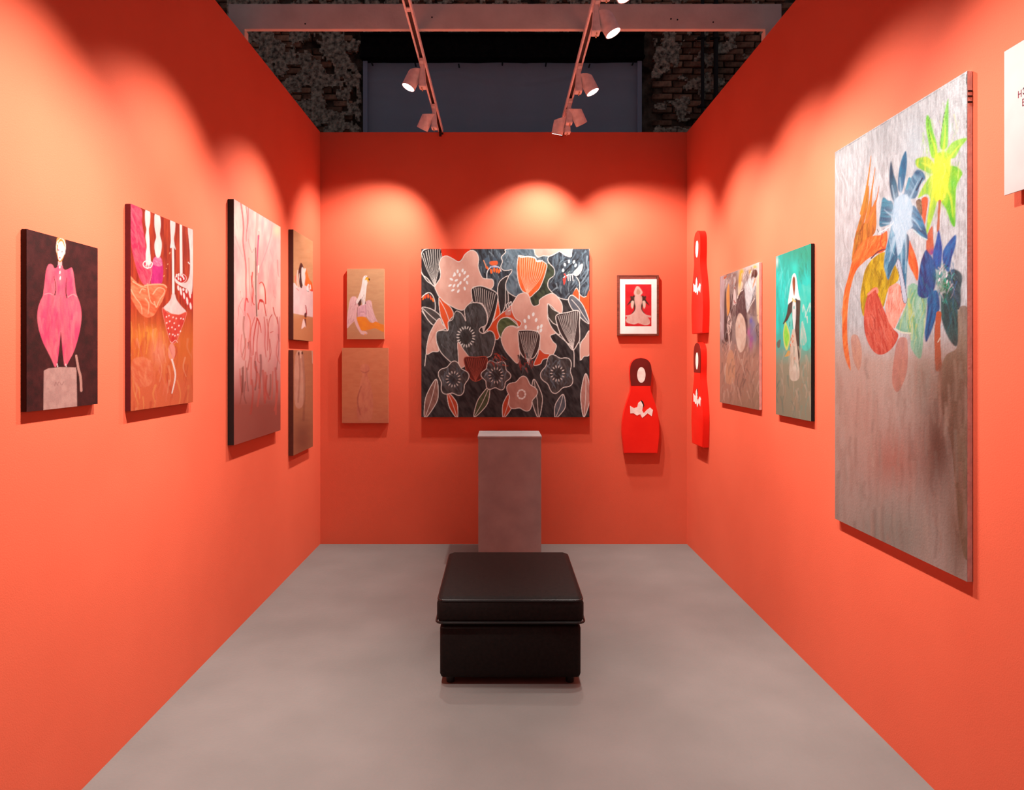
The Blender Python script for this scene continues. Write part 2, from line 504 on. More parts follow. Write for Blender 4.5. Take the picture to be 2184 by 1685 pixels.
PIGMENT = 0.80
class Art:
    """A painted surface on a wall plane. Outlines are given in the sketch units of a tracing (x0, y0, s) and laid out
    on the canvas in metres; pigment is stored per point of the canvas."""
    def __init__(self, wall, off, u0, u1, z0, z1, tr, base, res=1.15, gain=1.0, tint=(1, 1, 1)):
        self.wall, self.off, self.tr, self.gain = wall, off, tr, gain * np.array(tint)
        self.u0, self.u1, self.z0, self.z1 = u0, u1, z0, z1
        x0, y0, s = tr
        if wall == 'B':
            self.depth = YB - off
            scale = F / self.depth
            wpx, hpx = (u1 - u0) * scale, (z1 - z0) * scale
        else:
            self.X = (XL + off) if wall == 'L' else (XR - off)
            ymid = (u0 + u1) / 2
            wpx = abs(self.X) * F * abs(1/u0 - 1/u1); hpx = (z1 - z0) * F / ymid
        self.nu = max(12, int(wpx / res)); self.nz = max(12, int(hpx / res))
        u = np.linspace(u0, u1, self.nu + 1); z = np.linspace(z0, z1, self.nz + 1)
        self.U, self.Z = np.meshgrid(u, z)
        if wall == 'B':
            px = VPX + self.U * F / self.depth; py = VPY - (self.Z - EYE) * F / self.depth
        else:
            px = VPX + self.X * F / self.U; py = VPY - (self.Z - EYE) * F / self.U
        self.x = (px - x0) * s; self.y = (py - y0) * s
        self.ux = s                       # sketch units per photo pixel
        self.C = np.zeros(self.x.shape + (3,)) + lin(base)

    def _win(self, xa, xb, ya, yb):
        m = (self.x > xa) & (self.x < xb) & (self.y > ya) & (self.y < yb)
        return np.nonzero(m)

    def tex(self, idx, c, c2, ang, lx, ly, seed, k=1.0):
        x, y = self.x[idx], self.y[idx]
        ca, sa = math.cos(math.radians(ang)), math.sin(math.radians(ang))
        t = fbm((x*ca + y*sa) / lx, (-x*sa + y*ca) / ly, seed, 4)
        t = np.clip((t - .5) * 2.4 * k + .5, 0, 1)[:, None]
        return lin(c) * (1 - t) + lin(c2) * t

    def mix(self, idx, cov, color):
        cov = cov[:, None]
        self.C[idx] = self.C[idx] * (1 - cov) + color * cov

    def wash(self, c, c2, ang=90, lx=60, ly=12, seed=1, alpha=1.0, k=1.0):
        idx = np.nonzero(np.ones_like(self.x, bool))
        self.mix(idx, np.full(len(idx[0]), alpha), self.tex(idx, c, c2, ang, lx, ly, seed, k))

    def grad(self, c, xa, ya, xb, yb, a0=0.0, a1=1.0):
        dx, dy = xb - xa, yb - ya
        t = np.clip(((self.x - xa) * dx + (self.y - ya) * dy) / (dx*dx + dy*dy), 0, 1)
        a = (a0 + (a1 - a0) * t)[..., None]
        self.C = self.C * (1 - a) + lin(c) * a

    def fill(self, pts, c, c2=None, ang=90, lx=60, ly=12, seed=1, smooth=True, soft=1.0, alpha=1.0, line=None, lw=7, k=1.0):
        P = crom(pts) if smooth else np.asarray(pts, float)
        sf = soft * self.ux * 0.6
        idx = self._win(P[:, 0].min() - sf*2 - lw, P[:, 0].max() + sf*2 + lw, P[:, 1].min() - sf*2 - lw, P[:, 1].max() + sf*2 + lw)
        if len(idx[0]) == 0: return
        x, y = self.x[idx], self.y[idx]
        inside = np.zeros(len(x), bool); dmin = np.full(len(x), 1e9)
        for i in range(len(P)):
            ax, ay = P[i-1]; bx, by = P[i]
            ex, ey = bx - ax, by - ay
            L2 = ex*ex + ey*ey + 1e-9
            t = np.clip(((x - ax) * ex + (y - ay) * ey) / L2, 0, 1)
            dmin = np.minimum(dmin, (x - ax - t*ex)**2 + (y - ay - t*ey)**2)
            if ay != by:
                cr = ((ay > y) != (by > y)) & (x < ex * (y - ay) / ey + ax)
                inside ^= cr
        d = np.sqrt(dmin)
        sd = np.where(inside, d, -d)
        cov = np.clip(sd / (2 * sf) + .5, 0, 1) * alpha
        color = lin(c) if c2 is None else self.tex(idx, c, c2, ang, lx, ly, seed, k)
        self.mix(idx, cov, color)
        if line is not None:
            lc = np.clip((lw * .5 - d) / (self.ux * .7) + .5, 0, 1)
            self.mix(idx, lc, lin(line))

    def line(self, pts, w, c, w1=None, smooth=True, alpha=1.0, soft=1.0):
        P = crom(pts, False) if smooth and len(pts) > 2 else np.asarray(pts, float)
        wm = max(w, w1 or w)
        pad = wm + self.ux * 2
        idx = self._win(P[:, 0].min() - pad, P[:, 0].max() + pad, P[:, 1].min() - pad, P[:, 1].max() + pad)
        if len(idx[0]) == 0: return
        x, y = self.x[idx], self.y[idx]
        best = np.full(len(x), -1e9)
        n = len(P) - 1
        for i in range(n):
            ax, ay = P[i]; bx, by = P[i+1]
            ex, ey = bx - ax, by - ay
            t = np.clip(((x - ax) * ex + (y - ay) * ey) / (ex*ex + ey*ey + 1e-9), 0, 1)
            d = np.hypot(x - ax - t*ex, y - ay - t*ey)
            ww = w if w1 is None else w + (w1 - w) * (i + t) / n
            best = np.maximum(best, ww * .5 - d)
        cov = np.clip(best / (self.ux * .8 * soft) + .5, 0, 1) * alpha
        self.mix(idx, cov, lin(c))

    def dot(self, cx, cy, rx, ry, c, ang=0, alpha=1.0, soft=1.0):
        R = max(rx, ry) * (1 + soft * .3) + self.ux * 2
        idx = self._win(cx - R, cx + R, cy - R, cy + R)
        if len(idx[0]) == 0: return
        x, y = self.x[idx] - cx, self.y[idx] - cy
        ca, sa = math.cos(math.radians(ang)), math.sin(math.radians(ang))
        a, b = x*ca + y*sa, -x*sa + y*ca
        q = np.hypot(a / rx, b / ry)
        cov = np.clip((1 - q) * min(rx, ry) / (self.ux * .7 * soft) + .5, 0, 1) * alpha
        self.mix(idx, cov, lin(c))

    def blob(self, cx, cy, rx, ry, c, alpha=1.0, ang=0):
        R = max(rx, ry) * 2.2
        idx = self._win(cx - R, cx + R, cy - R, cy + R)
        if len(idx[0]) == 0: return
        x, y = self.x[idx] - cx, self.y[idx] - cy
        ca, sa = math.cos(math.radians(ang)), math.sin(math.radians(ang))
        a, b = x*ca + y*sa, -x*sa + y*ca
        self.mix(idx, np.exp(-((a/rx)**2 + (b/ry)**2)) * alpha, lin(c))

    def brush(self, pts, n, cols, lmin, lmax, w, ang, spread=20, seed=0, alpha=.7):
        """n loose strokes scattered inside an outline"""
        r = random.Random(seed)
        P = crom(pts)
        x0, y0, x1, y1 = P[:, 0].min(), P[:, 1].min(), P[:, 0].max(), P[:, 1].max()
        def ins(px, py):
            c = False
            for i in range(len(P)):
                ax, ay = P[i-1]; bx, by = P[i]
                if (ay > py) != (by > py) and px < (bx-ax)*(py-ay)/(by-ay) + ax: c = not c
            return c
        k = 0; tries = 0
        while k < n and tries < n * 30:
            tries += 1
            px, py = r.uniform(x0, x1), r.uniform(y0, y1)
            if not ins(px, py): continue
            a = math.radians(ang + r.uniform(-spread, spread)); L = r.uniform(lmin, lmax) * .5
            qx, qy = math.cos(a) * L, math.sin(a) * L
            if not (ins(px + qx, py + qy) and ins(px - qx, py - qy)): continue
            bx, by = -qy * r.uniform(-.3, .3), qx * r.uniform(-.3, .3)
            self.line([(px-qx, py-qy), (px+bx, py+by), (px+qx, py+qy)], w * r.uniform(.5, 1.2), r.choice(cols), w1=w * .3, alpha=alpha * r.uniform(.4, 1), soft=1.4)
            k += 1

    def mesh(self, name, mat, parent, origin, eps=0.0006):
        o = np.array(origin)
        n = self.x.shape
        if self.wall == 'B':
            V = np.stack([self.U, np.full(n, YB - self.off - eps), self.Z], -1)
        else:
            sgn = 1 if self.wall == 'L' else -1
            V = np.stack([np.full(n, self.X + sgn * eps), self.U, self.Z], -1)
        V = (V.reshape(-1, 3) - o).astype(np.float32)
        W = self.nu + 1
        i, j = np.meshgrid(np.arange(self.nu), np.arange(self.nz))
        a = (j * W + i).ravel()
        q = np.stack([a, a + 1, a + 1 + W, a + W], -1)
        if self.wall == 'L': pass
        if self.wall == 'R': q = q[:, ::-1]
        if self.wall == 'L': q = q
        me = bpy.data.meshes.new(name)
        me.vertices.add(len(V)); me.vertices.foreach_set('co', V.ravel())
        me.loops.add(q.size); me.loops.foreach_set('vertex_index', np.ascontiguousarray(q, dtype=np.int32).ravel())
        me.polygons.add(len(q)); me.polygons.foreach_set('loop_start', np.arange(0, q.size, 4, dtype=np.int32))
        me.update(calc_edges=True)
        at = me.attributes.new('pigment', 'FLOAT_COLOR', 'POINT')
        C = np.clip(self.C.reshape(-1, 3) * self.gain * PIGMENT, 0.003, 0.90)
        at.data.foreach_set('color', np.concatenate([C, np.ones((len(C), 1))], 1).astype(np.float32).ravel())
        me.materials.append(mat)
        return link(bpy.data.objects.new(name, me), parent)

M_PAINT = paint_mat('artist_paint')
M_PAINT_GLOSS = paint_mat('artist_oil_paint', 0.4, 0.35, 0.35, 120.0)
M_PRINT = paint_mat('print_ink', 0.6, 0.2, 0.03)

def hang(name, art, side_mat, label, paint=None, thick=None):
    """a stretched canvas: body, painted face; parent empty at the bottom middle on the wall"""
    um = (art.u0 + art.u1) / 2
    t = art.off
    if art.wall == 'B': org = (um, YB, art.z0)
    else: org = (XL if art.wall == 'L' else XR, um, art.z0)
    r = empty(name, org)
    h = art.z1 - art.z0; hw = (art.u1 - art.u0) / 2
    g = 0.0015
    if art.wall == 'B': box('canvas', -hw, hw, -t, -g, 0, h, side_mat, r, 0.0012)
    elif art.wall == 'L': box('canvas', g, t, -hw, hw, 0, h, side_mat, r, 0.0012)
    else: box('canvas', -t, -g, -hw, hw, 0, h, side_mat, r, 0.0012)
    art.mesh('painted_face', paint or M_PAINT, r, org)
    tag(r, label, 'painting')
    return r

# ------------------------------------------------------------------ left wall paintings
def up(pts, dx=0, dy=0): return [(a + dx, b + dy) for a, b in pts]

# pink figure on black
A = Art('L', 0.019, 2.240, 2.636, 1.445, 2.046, (40, 480, 4.814), (58, 16, 18), gain=0.62)
A.wash((48, 12, 15), (74, 26, 26), 90, 90, 60, 4)
BODY = [(403,414),(395,428),(378,442),(362,440),(350,415),(330,400),(308,402),(290,430),(275,490),(265,580),(255,660),(246,722),(225,770),(200,840),(188,930),(195,1020),(215,1110),(250,1210),(290,1290),(330,1370),(355,1430),(367,1455),(385,1450),(400,1380),(415,1250),(425,1150),(430,1095),(437,1150),(447,1280),(460,1400),(470,1445),(490,1440),(520,1385),(560,1310),(600,1190),(630,1060),(643,950),(638,860),(618,780),(592,712),(580,650),(570,560),(558,480),(545,440),(530,438),(505,452),(475,460),(455,446),(443,414)]
A.fill(BODY, (236, 70, 112), (242, 108, 124), 90, 160, 34, 5)
A.brush(BODY, 60, [(245,130,140),(228,62,100),(240,90,105)], 120, 320, 34, 90, 6, 3, .35)
A.line([(420,720),(432,860),(428,1080)], 5, (215,60,85), alpha=.5)
A.line([(275,700),(300,688),(330,692)], 9, (245,80,110), alpha=.8); A.line([(262,712),(310,700),(345,716)], 10, (248,150,160), alpha=.7)
A.line([(500,742),(530,722),(560,712),(595,735)], 9, (250,160,160), alpha=.8)
A.line([(360,530),(374,600),(378,665),(368,718)], 4, (52,16,20), w1=11); A.line([(490,545),(484,620),(483,690),(492,746)], 4, (52,16,20), w1=11)
A.fill([(402,372),(442,372),(443,418),(402,416)], (242,180,178), smooth=False)
A.fill([(392,135),(385,190),(381,250),(392,310),(405,360),(420,380),(440,368),(462,320),(477,250),(478,190),(470,140),(432,118)], (228,140,70))
A.fill([(412,180),(400,230),(398,290),(408,350),(420,366),(436,352),(460,310),(472,250),(464,200),(440,168)], (252,246,246))
A.line([(395,200),(408,160),(430,135)], 9, (250,235,225)); A.line([(475,210),(462,160),(440,138)], 8, (250,235,225)); A.line([(470,300),(478,230),(474,180)], 5, (250,240,235)); A.line([(388,280),(384,220),(394,160)], 5, (250,236,225))
A.line([(404,182),(420,150),(440,150),(468,215)], 8, (226,150,70))
A.line([(396,244),(410,258)], 9, (200,60,110)); A.line([(394,262),(408,262)], 5, (235,120,60)); A.dot(443, 275, 7, 5, (120,60,70)); A.line([(432,262),(452,262)], 4, (200,150,140))
A.dot(420, 336, 9, 7, (200,30,45)); A.line([(428,275),(424,312)], 3, (235,190,180))
A.line([(410,372),(425,378),(440,362)], 5, (226,140,70))
for (x, y, h) in ((419,430,16),(421,486,17),(424,545,20)): A.dot(x, y, 7, h, (255,232,236), 5)
A.line([(398,412),(430,418)], 5, (250,120,160))
A.fill([(256,1495),(300,1472),(420,1458),(585,1462),(592,1500),(600,2020),(250,2020)], (206, 158, 148), (190, 142, 134), 90, 60, 30, 6, smooth=False)
A.line([(392,1425),(398,1455)], 9, (235,215,212)); A.line([(480,1428),(486,1452)], 9, (235,215,212))
A.line([(366,1650),(380,1612),(395,1645),(410,1610),(440,1640),(460,1610)], 9, (150,100,98), alpha=.6)
A.line([(588,1342),(600,1410),(612,1480),(632,1560),(640,1700)], 22, (200,142,130), w1=26)
hang('figure_painting', A, plain('dark_canvas_edge', (40, 12, 14), 0.7), 'dark painting of a pink big-hipped figure, nearest on the left wall')

# red painting with white arms
B = Art('L', 0.024, 2.862, 3.443, 1.40, 2.270, (255, 430, 4.2125), (165, 42, 20), gain=0.62)
B.wash((150, 34, 16), (196, 66, 32), 90, 220, 16, 7)
B.grad((222, 112, 44), 200, 950, 200, 1250, 0, .75)
B.grad((214, 96, 66), 300, 1350, 300, 1650, 0, .7)
B.blob(250, 1190, 110, 60, (238,150,50), .8); B.blob(190, 1120, 60, 120, (200,90,40), .5); B.blob(350, 1350, 70, 120, (236,140,110), .8)
PK = [(84,20),(195,70),(200,180),(212,260),(230,360),(240,440),(262,540),(292,560),(293,620),(277,700),(262,748),(215,742),(180,690),(150,600),(125,500),(105,400),(92,250),(84,150)]
B.fill(PK, (226, 40, 84), (244, 92, 112), 70, 60, 14, 9)
B.brush(PK, 40, [(246,120,130),(215,30,75)], 40, 120, 6, 65, 12, 4, .5)
B.line([(262,560),(285,640),(265,745)], 5, (250,130,150)); B.line([(262,745),(292,640)], 4, (250,120,140))
PU = [(292,560),(308,505),(345,492),(374,510),(388,580),(390,650),(372,738),(285,742),(292,640)]
B.fill(PU, (196, 28, 112), (214, 48, 130), 90, 60, 20, 10)
B.fill([(300,560),(308,510),(345,493),(372,512),(380,572),(345,582)], (236,140,170), (214,90,140), 40, 30, 10, 11)
WH = (244, 236, 232)
B.fill([(231,80),(271,84),(273,180),(262,255),(268,340),(270,420),(277,500),(278,562),(240,562),(235,470),(243,400),(232,320),(240,250),(230,190)], WH, (228,222,216), 90, 80, 20, 12)
B.fill([(317,110),(358,122),(370,200),(364,262),(362,300),(378,370),(374,440),(358,498),(330,496),(314,430),(314,370),(328,318),(316,250),(312,190)], WH, (228,222,216), 90, 80, 20, 13)
B.line([(252,602),(216,580),(214,550),(245,532),(292,552),(280,590),(240,596)], 8, WH); B.line([(230,575),(280,572)], 7, (240,170,170)); B.line([(236,545),(244,595)], 5, WH); B.line([(262,545),(262,592)], 5, WH)
B.fill([(456,164),(497,178),(497,260),(488,330),(494,390),(504,432),(488,412),(480,398),(466,416),(454,410),(460,350),(456,260)], WH, (226,222,218), 90, 80, 20, 14)
B.line([(478,395),(480,600),(482,850)], 17, WH, w1=22)
B.fill([(470,830),(494,830),(512,882),(550,935),(598,993),(540,1016),(480,1010),(430,985),(392,957),(436,908),(460,870)], (240,214,208), (228,196,192), 90, 60, 20, 15)
B.line([(550,195),(551,430),(553,655)], 22, WH, smooth=False)
B.dot(549, 690, 53, 44, (240,190,186)); B.dot(549, 690, 47, 38, (196,26,26))
for (x, y) in ((512,665),(530,660),(528,690),(548,700),(565,670),(575,690),(550,660)): B.dot(x, y, 6, 15, WH, -8)
B.fill([(512,742),(560,780),(650,800),(650,975),(600,925),(555,862),(525,800)], (190, 30, 24), (206,50,34), 90, 40, 20, 16)
for (x, y, h) in ((527,775,24),(550,806,36),(578,845,30),(600,805,20),(607,893,34),(631,832,36),(637,938,30),(572,790,14)): B.dot(x, y, 9, h, (246,226,222), -8)
B.fill([(613,226),(656,240),(652,798),(600,782),(540,752),(502,722),(497,690),(540,725),(590,728),(615,700),(630,640),(632,500),(625,380)], (244,232,226), (232,206,202), 90, 90, 30, 17)
B.line([(628,560),(616,545)], 8, WH)
OR = [(82,662),(112,682),(150,725),(220,755),(280,742),(380,742),(418,755),(424,790),(405,840),(380,900),(350,950),(310,1018),(260,1042),(215,1030),(170,985),(130,920),(95,850),(82,780)]
B.fill(OR, (226, 92, 52), (242, 134, 92), 30, 70, 26, 18)
for p in ([(100,790),(140,860),(190,930),(200,1010)], [(250,740),(262,830),(280,900),(330,940)], [(300,830),(345,775),(400,790),(395,840),(360,870)], [(180,820),(200,785),(235,795)], [(310,900),(330,950),(350,900),(410,800)], [(230,870),(262,920),(255,1010)], [(120,720),(190,760),(240,770)]):
    B.line(p, 12, (252,178,140), w1=5, alpha=.85)
B.line([(225,755),(300,744),(390,746),(420,770)], 12, (250,170,130)); B.line([(82,670),(150,725)], 5, (250,150,110))
SB = [(382,955),(436,998),(530,1016),(600,994),(578,1080),(548,1160),(520,1235),(490,1272),(456,1258),(430,1180),(405,1080)]
B.fill(SB, (206, 46, 40), (222, 80, 62), 90, 60, 20, 19, line=(236,130,110), lw=5)
for (x, y) in ((420,1035),(443,1025),(480,1040),(508,1050),(550,1050),(572,1055),(422,1090),(450,1075),(490,1092),(532,1115),(437,1138),(470,1130),(498,1147),(546,1165),(448,1190),(478,1194),(496,1205),(523,1195)): B.dot(x, y, 6, 8, (252,214,206), 10)
B.line([(455,1255),(470,1270),(500,1245),(520,1265)], 5, (246,190,180)); B.dot(468, 1350, 32, 76, (232,140,124)); B.line([(500,1300),(512,1350),(495,1400)], 6, (190,60,50))
for (x, y, r_) in ((450,462,10),(432,562,6),(398,668,8),(420,600,3)): B.dot(x, y, 4, r_, (236,170,120), 20)
B.line([(90,400),(88,520),(84,660)], 8, (120,26,18), alpha=.6)
for k in range(14):
    xx = 100 + k * 24; B.line([(xx, 1080 + (k*37) % 90), (xx + 10, 1180 + (k*53) % 80), (xx - 6, 1300 + (k*71) % 120)], 9, [(240,150,70),(214,90,50),(228,120,80)][k % 3], alpha=.45)
LB = [(90,1230),(630,1230),(640,1900),(90,2000)]
B.brush(LB, 90, [(236,150,84),(196,72,40),(226,116,88),(240,160,120),(176,54,34)], 80, 260, 22, 88, 12, 61, .5)
B.fill([(120,1420),(230,1400),(300,1480),(280,1640),(160,1660),(110,1560)], (232,132,92), (214,96,64), 60, 60, 20, 62, alpha=.7, soft=2); B.line([(470,1420),(500,1560),(470,1720)], 16, (240,214,206), w1=10)
hang('kitchen_painting', B, plain('wine_canvas_edge', (84, 8, 14), 0.7), 'red painting with long white arms and a dotted strawberry on the left wall')

# pink dripping canvas
Cc = Art('L', 0.037, 3.938, 4.773, 1.12, 2.541, (480, 415, 4.2125), (236, 168, 166), gain=0.84, tint=(.94, 1.12, 1.06))
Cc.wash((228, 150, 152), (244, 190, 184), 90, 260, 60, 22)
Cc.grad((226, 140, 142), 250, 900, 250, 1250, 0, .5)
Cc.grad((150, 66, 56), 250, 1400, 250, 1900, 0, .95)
Cc.blob(470, 320, 40, 60, (226,190,160), .8); Cc.blob(225, 600, 26, 130, (226,176,168), .8); Cc.blob(330, 860, 24, 60, (236,210,200), .9)
RD = (206, 56, 62)
for p, w, w1, c, al in (
  ([(140,72),(156,180),(165,300),(160,420),(172,520),(186,640),(186,800),(188,930),(176,1040)], 14, 12, (226,92,96), .85),
  ([(186,95),(200,220),(194,330)], 10, 5, (196,80,84), .8), ([(208,118),(206,240),(192,340),(190,420)], 12, 5, (220,96,104), .8),
  ([(208,400),(220,460),(240,520),(258,490)], 6, 4, (220,110,116), .7), ([(290,170),(284,300),(276,420),(272,520)], 26, 12, (216,148,146), .8),
  ([(340,200),(336,290),(334,360)], 12, 6, (232,150,156), .7), ([(300,370),(296,430),(290,560),(288,640)], 16, 8, (216,66,106), .9),
  ([(304,330),(306,400)], 5, 3, (206,60,80), .8), ([(422,270),(408,380),(372,500),(330,620),(300,690)], 10, 6, (222,130,140), .7),
  ([(402,490),(424,560),(432,610)], 7, 3, (222,130,140), .6), ([(470,590),(474,690),(484,740)], 12, 5, (216,110,116), .6),
  ([(92,380),(120,460),(160,560)], 10, 5, (224,130,136), .55), ([(96,230),(112,320)], 7, 3, (230,150,150), .6),
  ([(274,480),(276,640),(276,780),(280,950),(286,1090)], 9, 16, (120,62,58), .9), ([(262,600),(266,760),(272,900)], 9, 4, (196,178,164), .9),
  ([(300,640),(300,700)], 9, 5, (246,240,232), 1), ([(286,730),(284,900),(290,1100)], 6, 3, (244,214,206), .8),
  ([(308,800),(322,788),(338,796),(352,830),(360,880),(364,980)], 8, 12, (216,56,40), .95), ([(298,1030),(300,985),(322,945),(346,970),(360,1040),(368,1090)], 11, 8, (206,46,44), .95),
  ([(316,950),(332,962)], 22, 16, (206,40,36), .95), ([(196,935),(206,968)], 14, 8, (214,44,46), .95), ([(186,930),(176,1000),(180,1090)], 9, 5, (216,70,76), .8),
  ([(246,700),(240,790),(252,860),(246,960),(262,990)], 12, 9, (214,62,58), .9), ([(232,730),(240,850),(236,1000)], 6, 4, (196,60,60), .8), ([(256,780),(244,900)], 5, 3, (232,120,110), .8),
  ([(212,570),(216,700),(222,860),(240,960)], 9, 6, (220,110,106), .6),
  ([(434,860),(440,910),(456,930)], 6, 3, (214,120,120), .6), ([(136,870),(142,930)], 4, 2, (206,90,96), .7), ([(160,930),(122,1010),(118,1090),(100,1170)], 5, 3, (206,90,96), .8), ([(130,1000),(170,1080)], 4, 2, (200,90,96), .7),
  ([(432,1015),(444,1070),(462,1110),(472,1160)], 9, 6, (200,50,40), .9), ([(420,1080),(396,1130),(384,1240),(380,1400)], 8, 6, (196,60,56), .9), ([(408,1240),(432,1228)], 8, 4, (200,60,56), .9),
  ([(470,1100),(478,1180),(480,1300)], 8, 6, (186,60,54), .8), ([(490,1100),(490,1320)], 5, 5, (186,60,54), .8),
  ([(286,1110),(310,1160),(324,1240)], 14, 5, (200,40,36), .95), ([(286,1120),(270,1200),(256,1300),(250,1440)], 12, 8, (196,54,48), .9), ([(300,1150),(296,1240),(286,1330),(290,1480),(310,1510)], 7, 6, (196,60,54), .85),
  ([(268,1100),(236,1200),(228,1320),(240,1450)], 8, 6, (200,70,64), .8), ([(350,1100),(360,1220),(356,1340),(368,1460)], 8, 6, (200,66,60), .8), ([(376,1120),(390,1260),(404,1480)], 8, 6, (196,60,54), .8),
  ([(200,1070),(226,1140),(222,1260),(200,1380)], 11, 6, (220,90,70), .8), ([(170,1100),(164,1200),(178,1340),(150,1460)], 18, 8, (170,100,90), .7), ([(150,1260),(140,1380),(160,1480)], 7, 5, (206,90,80), .8),
  ([(118,1300),(106,1420)], 5, 4, (206,100,96), .7), ([(206,1330),(214,1390)], 8, 4, (110,50,50), .8), ([(400,1300),(412,1420),(390,1500)], 7, 5, (190,60,54), .8)):
    Cc.line(p, w, c, w1=w1, alpha=al, soft=1.3)
for k in range(26):
    r_ = random.Random(k); xx = r_.uniform(90, 490); y0 = r_.uniform(1250, 1700)
    Cc.line([(xx, y0), (xx + r_.uniform(-14, 14), y0 + 120), (xx + r_.uniform(-20, 20), y0 + r_.uniform(180, 320))], r_.uniform(7, 22), r_.choice([(176,56,48),(110,50,44),(200,80,70),(140,66,56)]), alpha=.6, soft=1.6)
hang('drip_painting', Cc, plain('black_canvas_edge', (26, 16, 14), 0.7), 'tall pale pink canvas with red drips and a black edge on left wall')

# two small tan panels near the corner
D = Art('L', 0.037, 5.07, 5.596, 1.762, 2.580, (610, 485, 5.106), (196, 146, 104), gain=0.72)
D.wash((190, 140, 98), (200, 150, 108), 0, 60, 30, 31)
D.grad((196, 120, 78), 200, 930, 200, 1000, 0, .8)
D.fill([(76,598),(110,630),(140,655),(170,640),(200,632),(240,645),(270,680),(300,702),(300,980),(76,935)], (236,206,204), (226,190,190), 90, 90, 40, 32, smooth=False)
D.fill([(152,400),(167,388),(180,412),(190,450),(182,560),(174,655),(152,645),(140,570),(134,480)], (58,22,24), (40,14,16), 90, 50, 10, 33)
D.line([(180,405),(184,450)], 5, (58,22,24))
D.fill([(170,440),(186,440),(202,480),(209,560),(196,640),(176,606),(167,520)], (238,228,224), (220,206,204), 90, 50, 12, 34)
D.fill([(202,448),(222,454),(236,510),(254,565),(280,600),(288,640),(292,695),(262,690),(248,650),(205,622),(212,540)], (232,92,26), (240,120,50), 70, 50, 12, 35)
D.fill([(198,450),(216,450),(212,480),(200,500)], (244,226,214))
D.line([(242,625),(232,660),(236,695)], 16, (244,236,236)); D.line([(262,630),(266,670)], 12, (240,226,226)); D.line([(226,690),(246,700)], 4, (60,30,30))
D.line([(128,470),(120,560),(126,640),(132,712)], 13, (226,196,186), w1=8); D.line([(146,500),(138,600),(146,660)], 6, (236,214,206)); D.dot(104, 556, 9, 36, (226,120,96)); D.line([(92,610),(118,660)], 9, (236,220,216)); D.line([(110,660),(140,690)], 5, (210,90,80)); D.line([(132,480),(150,520),(150,580)], 4, (70,26,26))
D.dot(285, 688, 7, 10, (216,30,60))
D.line([(213,850),(220,900),(222,945)], 9, (170,30,50), w1=13); D.dot(212, 958, 13, 30, (90,30,30)); D.line([(196,985),(222,992)], 9, (226,120,40)); D.line([(208,1000),(214,1050),(216,1080)], 18, (110,50,44), w1=5)
D.fill([(190,998),(175,1050),(168,1105),(185,1095),(205,1080),(214,1090),(206,1040)], (240,206,200))
hang('fox_painting', D, plain('walnut_canvas_edge', (70, 34, 26), 0.7), 'small tan painting with a fox and dark bird lying on a white block')

D2 = Art('L', 0.037, 5.07, 5.596, 0.90, 1.685, (610, 485, 5.106), (178, 112, 78), gain=0.72)
D2.wash((176, 110, 78), (184, 118, 84), 0, 60, 30, 36)
D2.fill([(100,1400),(190,1395),(196,1900),(96,1920)], (206,148,124), (190,128,106), 90, 80, 40, 37)
D2.dot(138, 1375, 8, 22, (70,30,28)); D2.dot(176, 1368, 9, 16, (70,30,28)); D2.line([(160,1350),(160,1420)], 8, (226,180,160)); D2.line([(284,1340),(290,1480)], 9, (220,170,150)); D2.line([(140,1390),(150,1600),(130,1900)], 20, (130,68,54), alpha=.4); D2.line([(180,1390),(200,1700),(190,2100)], 24, (120,62,50), alpha=.4)
D2.blob(180, 2300, 120, 260, (110, 52, 44), .7)
hang('brown_panel_painting', D2, plain('umber_canvas_edge', (80, 42, 32), 0.7), 'brown painting hanging directly below the fox painting beside the corner')

# ------------------------------------------------------------------ back wall paintings
E = Art('B', 0.030, -1.333, -1.011, 1.790, 2.402, (700, 500, 4.815), (192, 142, 106), gain=0.95, tint=(.95, 1.02, 1.0))
E.wash((188, 140, 104), (196, 148, 110), 0, 60, 20, 41)
E.grad((196, 122, 88), 380, 850, 380, 1050, 0, .6)
LW = [(192,962),(193,860),(208,760),(224,670),(245,640),(280,640),(300,665),(312,700),(302,745),(290,800),(272,880),(232,925)]
E.fill(LW, (232,190,192), (216,168,172), 100, 60, 10, 42)
E.brush(LW, 16, [(120,70,80)], 20, 50, 3, 110, 25, 1, .7)
RW = [(384,705),(400,680),(430,677),(446,700),(455,760),(480,840),(506,905),(455,912),(412,872),(388,822)]
E.fill(RW, (228,184,188), (212,164,170), 70, 60, 10, 43)
E.brush(RW, 12, [(120,70,80)], 20, 45, 3, 60, 25, 2, .6)
E.fill([(302,690),(342,652),(338,715),(318,748)], (84,50,44)); E.fill([(368,715),(384,690),(386,716)], (84,50,44))
E.fill([(314,742),(345,724),(386,718),(392,780),(390,848),(350,852),(303,846),(300,792)], (226,176,186), (208,156,172), 90, 30, 14, 44)
E.line([(330,800),(350,796),(372,800)], 4, (150,90,110)); E.line([(320,760),(318,830)], 3, (150,90,110)); E.line([(385,730),(388,820)], 4, (130,80,96))
E.fill([(358,445),(378,423),(400,428),(410,455),(402,500),(394,540),(388,600),(383,650),(375,716),(350,722),(345,690),(336,660),(300,712),(288,692),(310,640),(335,570),(348,500)], (242,236,234), (228,214,214), 95, 60, 14, 45)
E.line([(348,640),(356,690),(348,716)], 4, (150,100,110)); E.line([(366,620),(370,660)], 4, (150,100,110))
E.line([(384,428),(388,446)], 4, (120,80,80)); E.fill([(382,450),(400,436),(416,450),(420,470),(404,490),(396,466),(378,472)], (240,166,36)); E.dot(420, 462, 8, 12, (36,22,24), -20); E.dot(404, 438, 4, 4, (30,20,20))
